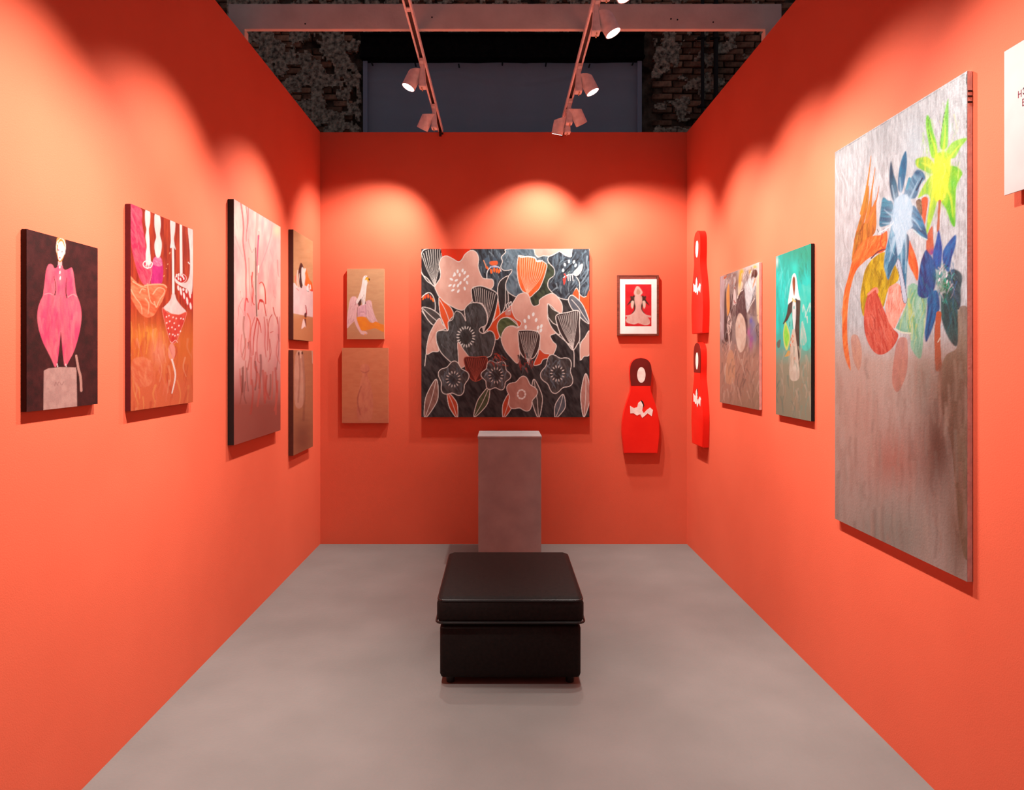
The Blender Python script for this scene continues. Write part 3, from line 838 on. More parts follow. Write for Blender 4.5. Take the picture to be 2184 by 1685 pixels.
E.line([(296,735),(280,790),(278,865),(300,935),(328,985),(346,1012)], 30, (226,178,182), w1=26); E.dot(366, 1012, 36, 20, (228,180,176), 8); E.line([(345,1028),(372,1034),(395,1018)], 4, (170,110,110)); E.dot(378, 1026, 8, 6, (232,140,60))
E.line([(300,745),(300,840)], 3, (130,80,96))
E.fill([(299,850),(378,848),(420,895),(455,908),(490,894),(530,915),(578,936),(578,1003),(530,985),(480,965),(420,978),(345,988),(318,940),(300,890)], (234,138,38), (226,124,46), 20, 60, 20, 46)
hang('swan_woman_painting', E, plain('linen_edge', (196, 150, 112), 0.8), 'small tan painting of a seated figure with a swan head and wings')

E2 = Art('B', 0.030, -1.377, -0.975, 1.06, 1.714, (700, 500, 4.815), (196, 118, 82), gain=1.0)
E2.wash((202, 122, 86), (208, 130, 92), 0, 60, 20, 47)
E2.fill([(330,1390),(345,1340),(380,1328),(415,1345),(425,1390),(400,1440),(430,1520),(460,1700),(440,1900),(310,1900),(300,1700),(330,1520),(350,1440)], (214,136,104), (198,116,92), 90, 60, 30, 48)
E2.line([(335,1400),(375,1420),(420,1400)], 6, (170,96,76)); E2.line([(340,1560),(300,1700),(330,1850)], 14, (160,84,70), alpha=.6)
E2.grad((168, 92, 78), 380, 1700, 380, 2300, 0, .8)
hang('tan_figure_painting', E2, plain('linen_edge_dark', (180, 112, 84), 0.8), 'tan painting with a faint pale figure below the swan painting')

# large flower canvas
S_ = (238, 222, 212)
G0 = Art('B', 0.042, -0.685, 0.773, 1.112, 2.573, (870, 510, 4.955), (44, 38, 40), res=1.0, gain=1.0, tint=(.90, 1.05, 1.10))
f = G0
f.wash((34, 29, 31), (66, 60, 60), 60, 70, 20, 51)
SL = [(92,108,120),(120,134,146),(62,72,82),(150,160,168),(40,42,48)]
def fan(pts, base, tops, c, c2=None, lc=S_, lw=5):
    f.fill(pts, c, c2, 90, 60, 14, 3, line=lc, lw=8)
    bx, by = base
    for (tx, ty) in tops:
        f.line([(tx, ty), ((tx*1.25+bx*.75)/2, (ty*1.1+by*.9)/2), (bx, by)], lw, lc, w1=lw*.5, alpha=.9)
# dark flower with orange stamens, upper centre
DK = [(745,105),(1050,105),(990,190),(1000,240),(982,300),(1020,330),(1095,325),(1060,395),(1000,420),(960,470),(945,570),(870,525),(905,460),(850,420),(790,410),(755,330)]
f.fill(DK, (34, 32, 36), (72, 82, 92), 80, 50, 16, 52)
f.brush(DK, 46, SL, 40, 110, 14, 75, 30, 5, .55)
f.fill([(800,225),(830,195),(858,200),(850,262),(815,250)], (76,92,108)); f.fill([(905,190),(940,215),(945,275),(900,255)], (70,84,98))
f.fill([(865,240),(940,232),(945,270),(880,276)], (222,96,52)); f.line([(800,225),(835,310)], 10, (230,150,110)); f.fill([(820,280),(850,300),(845,322),(825,305)], (240,110,50))
f.line([(835,415),(838,350),(870,300),(920,284),(965,300),(985,340)], 8, (240,236,236)); f.line([(870,290),(950,296)], 12, (150,160,200))
for (x, y, a) in ((880,340,-10),(912,325,0),(940,330,10),(965,338,20)): f.dot(x, y, 12, 26, (240,106,44), a)
# slate flower behind the tulip
SLATE = [(1050,105),(1032,140),(988,190),(1000,235),(982,292),(1010,328),(1060,330),(1098,322),(1092,352),(1060,395),(1034,440),(1032,505),(1060,560),(1110,595),(1160,612),(1290,612),(1390,540),(1450,440),(1480,300),(1480,180),(1410,170),(1375,192),(1345,160),(1330,105)]
f.fill(SLATE, (64, 76, 86), (112, 126, 136), 60, 70, 22, 53, line=S_)
f.brush(SLATE, 110, SL + [(130,146,158),(100,118,130)], 50, 150, 20, 70, 45, 6, .6)
f.fill([(1470,262),(1540,310),(1552,380),(1500,430),(1480,500),(1532,572),(1440,602),(1392,642),(1386,690),(1330,712),(1300,662),(1284,620),(1360,560),(1420,462)], (44, 46, 36), (72, 80, 58), 60, 60, 20, 54)
# dark leaf between
f.fill([(950,612),(948,520),(970,450),(1020,405),(1062,393),(1034,470),(1030,560),(1024,720),(970,802),(962,740)], (40,34,35), (58,52,52), 80, 60, 14, 55, line=S_)
f.line([(1056,560),(1062,620),(1060,660)], 6, S_)
# upper left fan, red, pink flower
fan([(143,160),(198,103),(348,103),(362,190),(332,285),(346,400),(287,502),(210,420),(143,350)], (286,500), [(150,175),(165,150),(190,128),(215,118),(240,112),(265,110),(290,108),(315,110),(338,112),(352,150)], (28,22,24), (44,38,40))
f.line([(143,350),(200,440),(285,505),(335,612)], 7, S_)
f.fill([(348,100),(664,100),(655,132),(585,190),(535,242),(480,212),(410,180),(362,192)], (226, 46, 10), (214, 54, 20), 90, 60, 20, 56, smooth=False)
PINK, PINK2 = (226, 174, 156), (216, 160, 142)
P1 = [(365,190),(410,178),(470,205),(535,240),(575,210),(600,165),(650,125),(690,120),(730,150),(748,210),(742,280),(755,340),(790,410),(850,420),(890,425),(906,455),(900,500),(870,525),(800,510),(760,495),(700,505),(680,520),(672,570),(685,640),(640,690),(600,740),(560,750),(500,730),(430,690),(370,650),(330,610),(300,550),(285,505),(310,460),(340,410),(345,340),(330,270),(345,215)]
f.fill(P1, PINK, PINK2, 90, 120, 60, 57, line=S_)
f.blob(540, 440, 90, 90, (206,140,122), .35)
for (x, y, a) in ((525,340,0),(578,332,10),(495,370,-15),(548,378,0),(600,355,25),(630,395,40),(460,425,-60),(512,435,60),(600,425,30),(555,463,20),(625,460,-20),(445,490,60),(487,492,30),(530,490,20),(475,540,60),(533,550,30),(600,522,-15),(490,380,40)): f.dot(x, y, 11, 20, (246,244,240), a)
# orange tulip
TU = [(1178,174),(1250,186),(1340,196),(1360,230),(1400,225),(1466,268),(1455,350),(1430,430),(1390,520),(1340,570),(1290,614),(1265,575),(1215,552),(1180,490),(1160,400),(1153,300),(1164,200)]
f.fill(TU, (240, 96, 40), (246, 118, 60), 90, 60, 12, 58, line=S_)
for i in range(12):
    tx = 1185 + i * 24; ty = 190 + max(0, i - 5) * 11
    f.line([(tx, ty), (tx * .72 + 1258 * .28 - 12 + i, ty * .5 + 290), (1262, 585)], 7, (252,196,160), w1=3)
f.line([(1170,175),(1200,190),(1270,184),(1340,198),(1365,235),(1420,228)], 12, (248,240,236))
# pink top and right dark flower
RF = [(1488,188),(1540,165),(1600,130),(1650,165),(1700,185),(1728,180),(1738,103),(1918,103),(1918,562),(1882,605),(1850,611),(1815,582),(1800,545),(1778,518),(1742,592),(1720,622),(1680,640),(1600,620),(1532,572),(1480,502),(1490,430),(1545,382),(1545,312),(1500,262),(1478,222)]
f.fill(RF, (34, 34, 40), (66, 74, 84), 60, 60, 20, 59, line=S_)
f.brush(RF, 120, SL + [(24,22,26),(110,124,136)], 50, 150, 20, 110, 40, 7, .6)
f.fill([(1330,100),(1738,100),(1722,182),(1700,187),(1645,152),(1600,130),(1540,162),(1490,182),(1430,175),(1380,192),(1345,165)], PINK, PINK2, 90, 90, 60, 60, line=S_, smooth=False)
f.line([(1800,210),(1720,280),(1650,355)], 12, (20,18,22))
for (x, y, a) in ((1658,270,-20),(1702,236,0),(1755,240,20),(1772,278,20),(1640,330,0)): f.dot(x, y, 11, 18, (244,244,242), a)
f.fill([(1755,350),(1790,310),(1842,262),(1838,320),(1802,376),(1765,386)], (228,178,168), line=S_, lw=5)
f.line([(1645,405),(1700,376),(1770,370)], 9, (240,230,228)); f.line([(1712,340),(1690,360),(1720,380)], 8, (120,140,130))
for p in ([(1655,370),(1675,400)], [(1668,400),(1655,470)], [(1645,420),(1650,480)]): f.line(p, 15, (220,60,44), w1=8)
for x in (1690, 1712, 1740): f.line([(x, 385), (x + 5, 440)], 10, (240,220,216), w1=6)
f.line([(1780,400),(1812,460),(1812,560)], 6, S_)
# right orange area and grey leaf
f.fill([(1778,522),(1800,548),(1815,585),(1850,614),(1885,607),(1920,556),(1920,895),(1890,780),(1850,690),(1800,632),(1740,596)], (226, 78, 30), (216, 88, 44), 90, 60, 20, 61)
f.line([(1810,560),(1812,660)], 6, S_)
f.fill([(1695,640),(1732,592),(1800,640),(1850,700),(1890,790),(1918,890),(1860,862),(1790,792),(1730,730)], (104,104,110), (84,84,92), 50, 60, 20, 62, line=S_)
f.line([(1730,640),(1800,720),(1850,800),(1910,885)], 6, S_)
# orange between leaves
f.fill([(945,612),(965,720),(970,802),(900,884),(925,780)], (230, 82, 32), line=S_, lw=6)
f.fill([(888,884),(970,802),(1050,742),(1092,700),(1106,760),(1150,840),(1197,880),(1190,925),(1165,920),(1140,872),(1060,825),(990,842),(950,890),(950,960),(966,1036),(930,1062),(890,992),(838,966)], (222, 80, 36), (206, 76, 40), 90, 60, 20, 63, line=S_, lw=6)
f.fill([(1030,800),(1040,740),(1090,720),(1085,800)], (196,150,140), alpha=.8)
for p in ([(1050,740),(1040,700),(1062,670)], [(1070,730),(1066,690),(1088,660)], [(1090,700),(1092,664)], [(1060,760),(1082,750)]): f.line(p, 9, (226,214,208))
# pink flower lower right
P2 = [(1215,570),(1255,575),(1285,615),(1300,670),(1330,708),(1385,690),(1390,645),(1440,605),(1510,575),(1560,590),(1610,650),(1632,710),(1622,790),(1570,760),(1510,700),(1475,685),(1480,760),(1475,830),(1510,910),(1560,990),(1505,1020),(1530,1080),(1567,1120),(1555,1180),(1510,1250),(1470,1210),(1400,1190),(1390,1000),(1310,965),(1200,965),(1165,980),(1170,1100),(1182,1190),(1160,1312),(1080,1240),(1020,1160),(985,1060),(1000,990),(1040,930),(1100,920),(1160,938),(1198,900),(1190,870),(1140,840),(1105,770),(1098,700),(1130,640),(1165,590)]
f.fill(P2, PINK, PINK2, 90, 120, 60, 64, line=S_)
f.blob(1310, 880, 90, 100, (204,140,122), .3)
for (x, y, a) in ((1325,795,10),(1278,825,-10),(1355,855,10),(1235,865,-10),(1245,930,0),(1375,935,10),(1410,920,20),(1405,965,20),(1370,985,0)): f.dot(x, y, 13, 22, (244,242,236), a)
f.fill([(950,888),(985,842),(1050,828),(1120,872),(1168,928),(1100,915),(1040,935),(1000,990),(985,1042),(960,1002),(944,940)], (62,74,42), (92,104,66), 30, 60, 20, 65, line=S_)
f.fill([(1480,684),(1530,740),(1622,792),(1572,804),(1576,918),(1520,872),(1480,818)], (54,48,44), (74,68,60), 60, 60, 20, 66, line=S_)
f.fill([(1480,826),(1530,885),(1582,920),(1604,1012),(1545,968),(1502,902)], (56,48,45), line=S_)
fan([(1568,806),(1680,776),(1806,760),(1812,900),(1816,1050),(1790,1112),(1745,1172),(1690,1110),(1620,1012),(1580,912)], (1745,1165), [(1585+i*21, 812 - i*5) for i in range(11)], (52,38,38), (66,52,50))
f.line([(1560,992),(1690,1102),(1750,1175),(1756,1350)], 7, S_); f.line([(1816,1090),(1820,1280)], 6, S_); f.line([(1752,1180),(1700,1100)], 6, S_)
fan([(1165,982),(1200,965),(1310,965),(1392,1002),(1390,1120),(1370,1190),(1320,1260),(1240,1260),(1185,1190),(1170,1100)], (1275,1330), [(1180+i*22, 978 + abs(i-4)*2) for i in range(10)], (52,36,34), (70,52,48))
f.fill([(1390,1165),(1440,1205),(1490,1215),(1515,1250),(1430,1272),(1400,1320),(1330,1330),(1370,1230)], (206, 76, 44), line=S_, lw=6)
f.fill([(1830,1095),(1870,1040),(1920,975),(1920,1210),(1860,1240),(1826,1275),(1818,1180)], PINK2, line=S_)
# cup with stripes, centre left
fan([(678,522),(760,495),(850,520),(942,576),(946,660),(920,780),(880,900),(830,966),(790,996),(755,970),(770,930),(832,900),(838,790),(790,690),(750,675),(690,666),(673,580)], (800,985), [(695+i*23, 516 + max(0, i-3)*9) for i in range(11)], (38,32,33), (56,50,50))
# left leaves
f.fill([(328,618),(380,660),(450,720),(482,800),(440,862),(426,952),(408,956),(375,880),(340,790)], (232, 84, 34), (220, 90, 48), 60, 60, 20, 67, line=S_)
f.line([(335,640),(390,740),(425,830),(435,870)], 6, S_)
f.line([(148,615),(195,572),(235,568),(270,612),(290,690),(286,760)], 8, S_); f.line([(155,600),(210,570)], 6, (230,220,216))
f.blob(215, 690, 50, 50, (30,26,26), .8)
for (x, y, a, c) in ((165,622,25,(240,110,44)),(188,606,10,(226,60,30)),(214,602,0,(240,96,40)),(240,618,-12,(230,70,36)),(264,642,-20,(244,120,50))): f.dot(x, y, 9, 24, c, a)
f.fill([(150,722),(230,732),(300,772),(346,822),(388,940),(330,880),(270,908),(218,862),(175,792)], (66,58,56), (84,76,72), 40, 60, 16, 68, line=S_)
f.line([(160,735),(230,800),(310,868),(375,905)], 6, S_); f.line([(148,760),(210,850),(265,908)], 6, S_)
f.fill([(330,838),(365,898),(398,944),(312,980),(300,1080),(326,1180),(260,1190),(195,1212),(215,1050),(258,942)], PINK, PINK2, 60, 60, 16, 69, line=S_)
for k in range(4): f.line([(225 + k*8, 1110 - k*20), (290 + k*10, 1000 - k*30)], 3, (196,130,116), alpha=.7)
f.line([(192,1212),(178,1340)], 7, S_)
# dark poppy
D1 = [(428,872),(470,850),(490,790),(515,760),(560,780),(590,820),(612,866),(600,790),(600,740),(640,690),(690,672),(755,678),(800,715),(836,800),(830,900),(770,935),(752,970),(795,998),(860,970),(902,990),(922,1060),(900,1160),(850,1247),(640,1240),(590,1180),(530,1088),(532,1312),(480,1316),(400,1252),(340,1180),(302,1080),(305,985),(360,965),(424,966),(424,900)]
f.fill(D1, (54, 52, 50), (86, 86, 86), 80, 60, 20, 70, line=S_)
f.brush(D1, 120, [(110,112,114),(44,42,40),(86,88,90),(126,126,130),(60,58,54)], 40, 130, 16, 80, 40, 8, .5)
f.blob(612, 1040, 62, 70, (40,38,36), .8)
for k in range(20):
    t = 2 * math.pi * k / 20 - .4
    f.dot(612 + 84 * math.cos(t), 1032 + 98 * math.sin(t), 6, 17, (232,230,222), math.degrees(t) + 90 + (k % 3 - 1) * 14)
f.fill([(528,1090),(590,1172),(642,1246),(602,1262),(596,1345),(545,1345),(534,1240)], PINK2, line=S_, lw=6)
# lower band
fan([(600,1252),(720,1248),(832,1250),(826,1400),(770,1480),(700,1500),(640,1440),(606,1350)], (715,1500), [(615+i*23, 1262) for i in range(10)], (112,40,30), (90,32,26), lc=(176,84,66))
def lobed(cx, cy, rx, ry, n, amp, rot=0):
    m = n * 6
    return [(cx + rx * (1 + amp * math.cos(n * (t - rot))) * math.cos(t), cy + ry * (1 + amp * math.cos(n * (t - rot))) * math.sin(t)) for t in [2 * math.pi * i / m for i in range(m)]]
def leaf(x0, y0, x1, y1, w, c, c2, sd):
    dx, dy_ = x1 - x0, y1 - y0; L = math.hypot(dx, dy_); nx, ny = -dy_ / L, dx / L
    P = [(x0, y0), (x0 + dx*.3 + nx*w*.8, y0 + dy_*.3 + ny*w*.8), (x0 + dx*.6 + nx*w, y0 + dy_*.6 + ny*w), (x1, y1), (x0 + dx*.6 - nx*w*.7, y0 + dy_*.6 - ny*w*.7), (x0 + dx*.3 - nx*w*.6, y0 + dy_*.3 - ny*w*.6)]
    f.fill(P, c, c2, 60, 60, 16, sd, line=S_, lw=7); f.line([(x0, y0), (x0 + dx*.5 + nx*w*.15, y0 + dy_*.5 + ny*w*.15), (x1, y1)], 5, S_)
leaf(180, 1890, 300, 1480, 70, (150,108,96), (126,86,76), 72); leaf(700, 1880, 860, 1560, 60, (70,76,50), (92,98,70), 79); leaf(1380, 1890, 1330, 1480, 64, (64,54,50), (84,74,70), 75)
leaf(1860, 1880, 1880, 1420, 60, (190,136,122), (170,116,104), 76); leaf(520, 1890, 420, 1620, 50, (206,80,44), (180,68,40), 77); leaf(1010, 1890, 1080, 1620, 56, (200,78,44), (176,66,40), 80); leaf(1560, 1890, 1640, 1640, 60, (96,98,104), (78,80,86), 81)
for (cx, cy, rx, ry, n, sd) in ((480,1480,150,170,5,71),(1580,1420,160,190,5,73),(930,1440,140,150,6,74)):
    P = lobed(cx, cy, rx, ry, n, .13, .4 + sd)
    f.fill(P, (54,46,45), (90,82,80), 70, 60, 20, sd, line=S_); f.brush(P, 40, SL, 40, 120, 16, 80, 50, sd, .5); f.blob(cx, cy, 50, 55, (34,30,30), .8)
    for k in range(14):
        t = 2 * math.pi * k / 14; f.dot(cx + 66 * math.cos(t), cy + 74 * math.sin(t), 5, 14, (220,206,196), math.degrees(t) + 90)
f.fill(lobed(1200, 1640, 150, 170, 5, .14, 1.1), (186,134,118), (170,116,102), 70, 90, 40, 82, line=S_)
for k in range(9):
    t = 2 * math.pi * k / 9; f.dot(1200 + 40 * math.cos(t), 1640 + 46 * math.sin(t), 9, 15, (236,226,218), math.degrees(t))
f.brush([(860,1250),(960,1200),(1040,1260),(1060,1340),(950,1360),(860,1330)], 30, [(150,44,30),(60,42,40),(196,80,56),(110,112,114)], 40, 90, 16, 70, 60, 10, .8)
f.brush([(1160,1240),(1260,1190),(1330,1280),(1320,1400),(1200,1440)], 30, [(196,60,40),(40,32,32),(90,90,92)], 40, 90, 18, 70, 40, 11, .8)
hang('flower_painting', G0, plain('flower_canvas_edge', (150, 60, 44), 0.7), 'large square canvas of pink, orange and charcoal flowers in white outline')

# framed red print
fp = empty('framed_print', (1.1995, YB, 1.820))
fw, fh, fr, fd = 0.1805, 0.529, 0.017, 0.030
M_FRAME = noise_mat('dark_wood_frame', (92, 44, 32), (124, 64, 48), 12.0, 0.5, 0.2, 60.0, stretch=(1, 1, 6))
box('frame_rail', -fw, -fw + fr, -fd, -.001, 0, fh, M_FRAME, fp, .002)
box('frame_rail', fw - fr, fw, -fd, -.001, 0, fh, M_FRAME, fp, .002)
box('frame_rail', -fw + fr, fw - fr, -fd, -.001, 0, fr, M_FRAME, fp, .002)
box('frame_rail', -fw + fr, fw - fr, -fd, -.001, fh - fr, fh, M_FRAME, fp, .002)
box('mount_board', -fw + fr, fw - fr, -.018, -.004, fr, fh - fr, noise_mat('white_mount', (226, 218, 214), (236, 228, 224), 20.0, 0.8), fp)
K = Art('B', 0.0185, 1.088, 1.316, 1.905, 2.268, (1280, 480, 4.554), (222, 34, 44), gain=0.75)
K.wash((216, 30, 40), (226, 46, 54), 0, 60, 40, 90)
CR = (232, 204, 190)
K.fill([(350,600),(370,596),(390,615),(412,655),(395,680),(385,690),(345,690),(328,655)], CR); K.fill([(358,628),(372,622),(392,650),(375,676),(352,664)], (206,166,140))
for sx in (1, -1):
    m = lambda pts: [(370 + sx * (x - 370), y) for x, y in pts]
    K.fill(m([(338,690),(322,684),(312,694),(300,688),(292,700),(296,724),(268,768),(264,782),(300,755),(318,770),(330,820),(304,862),(330,852),(345,800),(342,730)]), (58, 34, 30), (84, 54, 44), 60, 30, 10, 91)
    K.fill(m([(312,735),(300,750),(300,790),(314,812),(326,775),(328,742)]), (236,214,196))
K.fill([(340,690),(400,690),(408,740),(396,790),(404,830),(440,868),(492,884),(488,900),(466,896),(484,935),(476,965),(440,972),(400,955),(370,952),(330,965),(300,958),(262,950),(248,925),(262,896),(246,884),(300,868),(336,832),(344,790),(334,740)], (236,200,186), (226,180,168), 90, 50, 20, 92)
K.line([(250,880),(290,878),(330,850)], 5, (240,214,206)); K.line([(490,884),(450,878),(410,850)], 5, (240,214,206)); K.line([(250,925),(300,955),(370,950),(440,970),(480,950)], 5, (244,222,210))
K.mesh('print', M_PRINT, fp, fp.location)
tag(fp, 'wood-framed red print with two dark birds around a pale figure', 'framed print')

# flat nesting-doll boards
M_DOLL = noise_mat('red_lacquer', (222, 26, 16), (230, 34, 22), 6.0, 0.28, 0.03, 40.0, spec=0.5)
M_DOLLDARK = noise_mat('dark_lacquer', (88, 20, 18), (112, 28, 24), 6.0, 0.35, 0.03, 40.0, spec=0.4)
M_DOLLWHITE = plain('doll_white', (240, 230, 222), 0.5)
PROF = [(0, .0), (.012, .045), (.035, .072), (.075, .090), (.14, .096), (.22, .094), (.29, .088), (.35, .092), (.42, .110), (.50, .132), (.58, .150), (.68, .163), (.78, .166), (.88, .160), (1.0, .148)]
def doll_outline(h, w):
    P = crom(PROF, False, 4)
    P[:, 1] = np.maximum(P[:, 1], 0)
    right = [(p[1] * w, h * (1 - p[0])) for p in P]
    return right + [(-x, z) for x, z in right[:0:-1]]

def extrude_outline(name, outline, d0, d1, to3, mat, parent, bev=0.0):
    bm = bmesh.new()
    front = [bm.verts.new(to3(u, z, d1)) for u, z in outline]
    back = [bm.verts.new(to3(u, z, d0)) for u, z in outline]
    ff = bm.faces.new(front); bm.faces.new(back[::-1])
    n = len(outline)
    for i in range(n):
        bm.faces.new((front[i], back[i], back[(i+1) % n], front[(i+1) % n]))
    bmesh.ops.recalc_face_normals(bm, faces=list(bm.faces))
    if bev > 0:
        bmesh.ops.bevel(bm, geom=[e for e in ff.edges], offset=bev, segments=2, affect='EDGES')
    return obj_from_bm(name, bm, mat, parent)

def ell(cx, cz, rx, rz, n=28):
    return [(cx + rx * math.cos(2*math.pi*i/n), cz + rz * math.sin(2*math.pi*i/n)) for i in range(n)]

def doll(name, wall, u, z0, h, w, label, body, dark_head=False):
    if wall == 'R':
        r = empty(name, (XR, u, z0)); to3 = lambda a, z, d: (-d, -a, z)
    else:
        r = empty(name, (u, YB, z0)); to3 = lambda a, z, d: (a, -d, z)
    extrude_outline('board', doll_outline(h, w), .0015, .052, to3, body, r, .004)
    extrude_outline('face', ell(0.004, h * .82, .036 * w / .98, h * .082), .050, .0545, to3, M_DOLLWHITE, r)
    k = h / .825
    # white dove-like hands on the chest
    dv = [(-.062, .405), (-.060, .350), (-.040, .352), (-.020, .335), (.0, .345), (.012, .318), (.030, .335), (.045, .352), (.070, .330), (.078, .375), (.060, .392), (.040, .375), (.022, .352), (.012, .372), (.018, .410), (.004, .440), (-.012, .425), (-.018, .395), (-.038, .388)]
    dv = [(x * 1.45 * w - .006, (.380 + (z - .380) * 1.2) * k) for x, z in dv]
    bm = bmesh.new()
    vs_ = [bm.verts.new(to3(x, z, .0545)) for x, z in dv]
    vb_ = [bm.verts.new(to3(x, z, .050)) for x, z in dv]
    bm.faces.new(vs_)
    for i in range(len(dv)): bm.faces.new((vs_[i], vb_[i], vb_[(i+1) % len(dv)], vs_[(i+1) % len(dv)]))
    bmesh.ops.recalc_face_normals(bm, faces=list(bm.faces))
    bmesh.ops.triangulate(bm, faces=list(bm.faces))
    obj_from_bm('hands', bm, M_DOLLWHITE, r)
    extrude_outline('hair', [(x * w, z * k) for x, z in ((.000, .462), (.020, .446), (.030, .415), (.020, .395), (.014, .420), (.004, .442))], .050, .0542, to3, M_CLAMP, r)
    if dark_head:
        P = [p for p in doll_outline(h, w) if p[1] > h * .70]
        right = [p for p in P if p[0] >= 0]; left = [p for p in P if p[0] < 0]
        inner = ell(0.004, h * .82, .055 * w, h * .125, 40)
        extrude_outline('headscarf', [(x * .985, z - .002) for x, z in P], .048, .0530, to3, M_DOLLDARK, r)
    tag(r, label, 'wall sculpture', 'nesting-doll boards')
    return r
doll('nesting_doll_board', 'R', 5.480, 1.822, 0.825, 0.98, 'glossy red nesting-doll board with white face on the right wall corner', M_DOLL)
doll('nesting_doll_board', 'R', 5.480, 0.925, 0.825, 0.98, 'dark-headed red doll board hanging below the glossy red one', M_DOLL, True)
doll('nesting_doll_board', 'B', 1.218, 0.800, 0.828, 0.98, 'red doll board with dark rounded head below the framed print', M_DOLL, True)

# ------------------------------------------------------------------ right wall paintings
I = Art('R', 0.018, 4.252, 5.014, 1.30, 2.221, (1530, 550, 6.018), (150, 128, 122), gain=0.66)
I.wash((160, 140, 134), (120, 98, 94), 90, 160, 22, 101)
I.grad((226, 216, 212), 250, 300, 480, 120, 0, .75)
I.grad((178, 128, 108), 250, 1050, 250, 1300, 0, .85)
I.fill([(36,250),(110,222),(230,190),(230,330),(150,380),(60,350)], (134,104,98), (176,156,152), 110, 70, 22, 102, alpha=.8)
I.brush([(50,240),(220,200),(260,400),(60,420)], 40, [(90,66,64),(210,200,198),(160,80,40),(110,88,86),(196,180,176)], 40, 130, 16, 100, 20, 21, .7)
I.fill([(50,260),(120,232),(110,262),(62,290)], (180,82,36), alpha=.9); I.fill([(40,300),(92,310),(88,960),(44,1000)], (186,160,164), (166,136,138), 90, 150, 14, 103, alpha=.9)
I.fill([(98,400),(112,450),(118,720),(126,900),(140,1060),(96,1060),(88,900),(90,560)], (58,42,40), (84,62,58), 90, 100, 16, 104)
I.fill([(146,330),(156,420),(158,690),(130,740),(118,560),(122,420)], (226,158,78), (206,136,80), 90, 120, 10, 105)
I.fill([(166,480),(196,470),(200,560),(190,700),(186,1000),(160,1080),(158,800)], (74,52,50), (104,80,76), 90, 100, 14, 106)
I.fill([(160,690),(180,730),(188,820),(180,920),(155,980),(132,950),(120,870),(132,780)], (214,186,176), (180,150,142), 90, 40, 12, 107, line=(70,46,44), lw=7)
for p in ([(150,750),(168,800),(150,850)], [(150,880),(165,920),(148,960)], [(135,840),(160,860)], [(160,800),(140,830)]): I.line(p, 8, (64,44,44))
I.line([(132,950),(152,1000),(160,1120),(160,1200)], 9, (222,190,178))
I.fill([(222,395),(236,470),(242,590),(230,610),(205,590),(208,470)], (232,214,210), (214,190,186), 90, 80, 12, 108); I.line([(222,380),(228,400)], 10, (150,60,50)); I.line([(215,545),(226,580),(236,575)], 11, (170,70,60))
I.line([(205,740),(196,680),(215,620),(240,600),(236,700),(215,755)], 7, (70,48,48)); I.line([(220,640),(216,720)], 6, (90,66,64))
I.fill([(345,395),(356,500),(366,640),(384,720),(392,900),(372,980),(360,840),(330,750),(280,712),(250,760),(232,840),(244,640),(256,520),(290,440)], (74,50,52), (104,80,80), 80, 90, 22, 109)
I.fill([(290,710),(330,750),(358,830),(368,960),(360,1100),(330,1190),(290,1210),(255,1130),(236,1000),(236,860),(258,760)], (224,198,180), (206,174,156), 90, 100, 40, 110); I.dot(280, 880, 6, 26, (214,150,120))
I.line([(258,520),(280,450),(330,410)], 10, (226,214,206)); I.fill([(290,300),(330,330),(300,430),(270,480),(268,360)], (226,196,150), (236,222,206), 90, 60, 12, 111, alpha=.8)
for (x, y, rx, ry) in ((316,176,26,34),(302,230,18,60),(290,300,16,80),(484,118,26,24),(424,180,22,30)): I.blob(x, y, rx, ry, (238,176,30), .95)
I.fill([(350,360),(400,270),(450,260),(500,330),(470,480),(420,620),(385,705),(368,600),(356,470)], (214,212,214), (186,186,190), 70, 90, 20, 112)
I.brush([(350,330),(440,250),(490,330),(450,500),(390,690),(362,560)], 40, [(240,238,238),(160,160,166),(226,224,226)], 50, 130, 10, 75, 15, 22, .7)
I.brush([(330,160),(440,120),(520,110),(520,260),(440,300),(340,300)], 40, [(240,232,230),(96,76,74),(206,196,192),(130,104,100)], 40, 120, 14, 105, 18, 23, .7)
I.fill([(450,170),(500,150),(516,210),(490,260),(455,240),(440,290),(435,230)], (64,34,30), (96,52,40), 60, 40, 12, 113); I.fill([(494,250),(480,320),(450,390),(470,300)], (226,140,86))
I.fill([(490,500),(500,600),(495,740),(430,740),(400,700),(450,600)], (110,88,86), (140,118,112), 90, 70, 14, 114)
for p, c in (([(490,360),(470,480),(400,660)], (90,70,70)), ([(480,520),(410,640),(386,690)], (232,224,220)), ([(470,420),(440,560)], (110,110,120)), ([(494,480),(486,560),(498,620)], (90,96,110))): I.line(p, 8, c, alpha=.85)
I.fill([(506,300),(545,250),(556,800),(510,760)], (228,196,152), (236,210,176), 90, 120, 20, 115, alpha=.85); I.line([(545,60),(556,500),(560,1000)], 22, (236,214,206), alpha=.7)
I.fill([(400,760),(430,740),(500,770),(505,900),(470,1000),(400,960),(392,860)], (150,130,116), alpha=.7)
for (x, y, rx, ry, c) in ((434,810,22,50,(84,84,170)),(408,960,22,60,(196,90,150)),(440,940,30,70,(120,100,150)),(430,1110,24,70,(176,90,140)),(466,860,24,60,(120,120,160)),(478,1010,24,80,(120,110,140)),(440,1040,24,40,(150,90,150))): I.blob(x, y, rx, ry, c, .85)
for p in ([(518,730),(516,745)], [(515,860),(500,900),(522,1000)], [(530,950),(540,990),(524,1020)], [(60,1050),(80,1090),(120,1110)]): I.line(p, 7, (70,50,48))
I.brush([(60,1080),(240,1060),(260,1250),(80,1300)], 40, [(206,150,130),(150,100,86),(226,180,160)], 40, 120, 10, 100, 30, 24, .6)
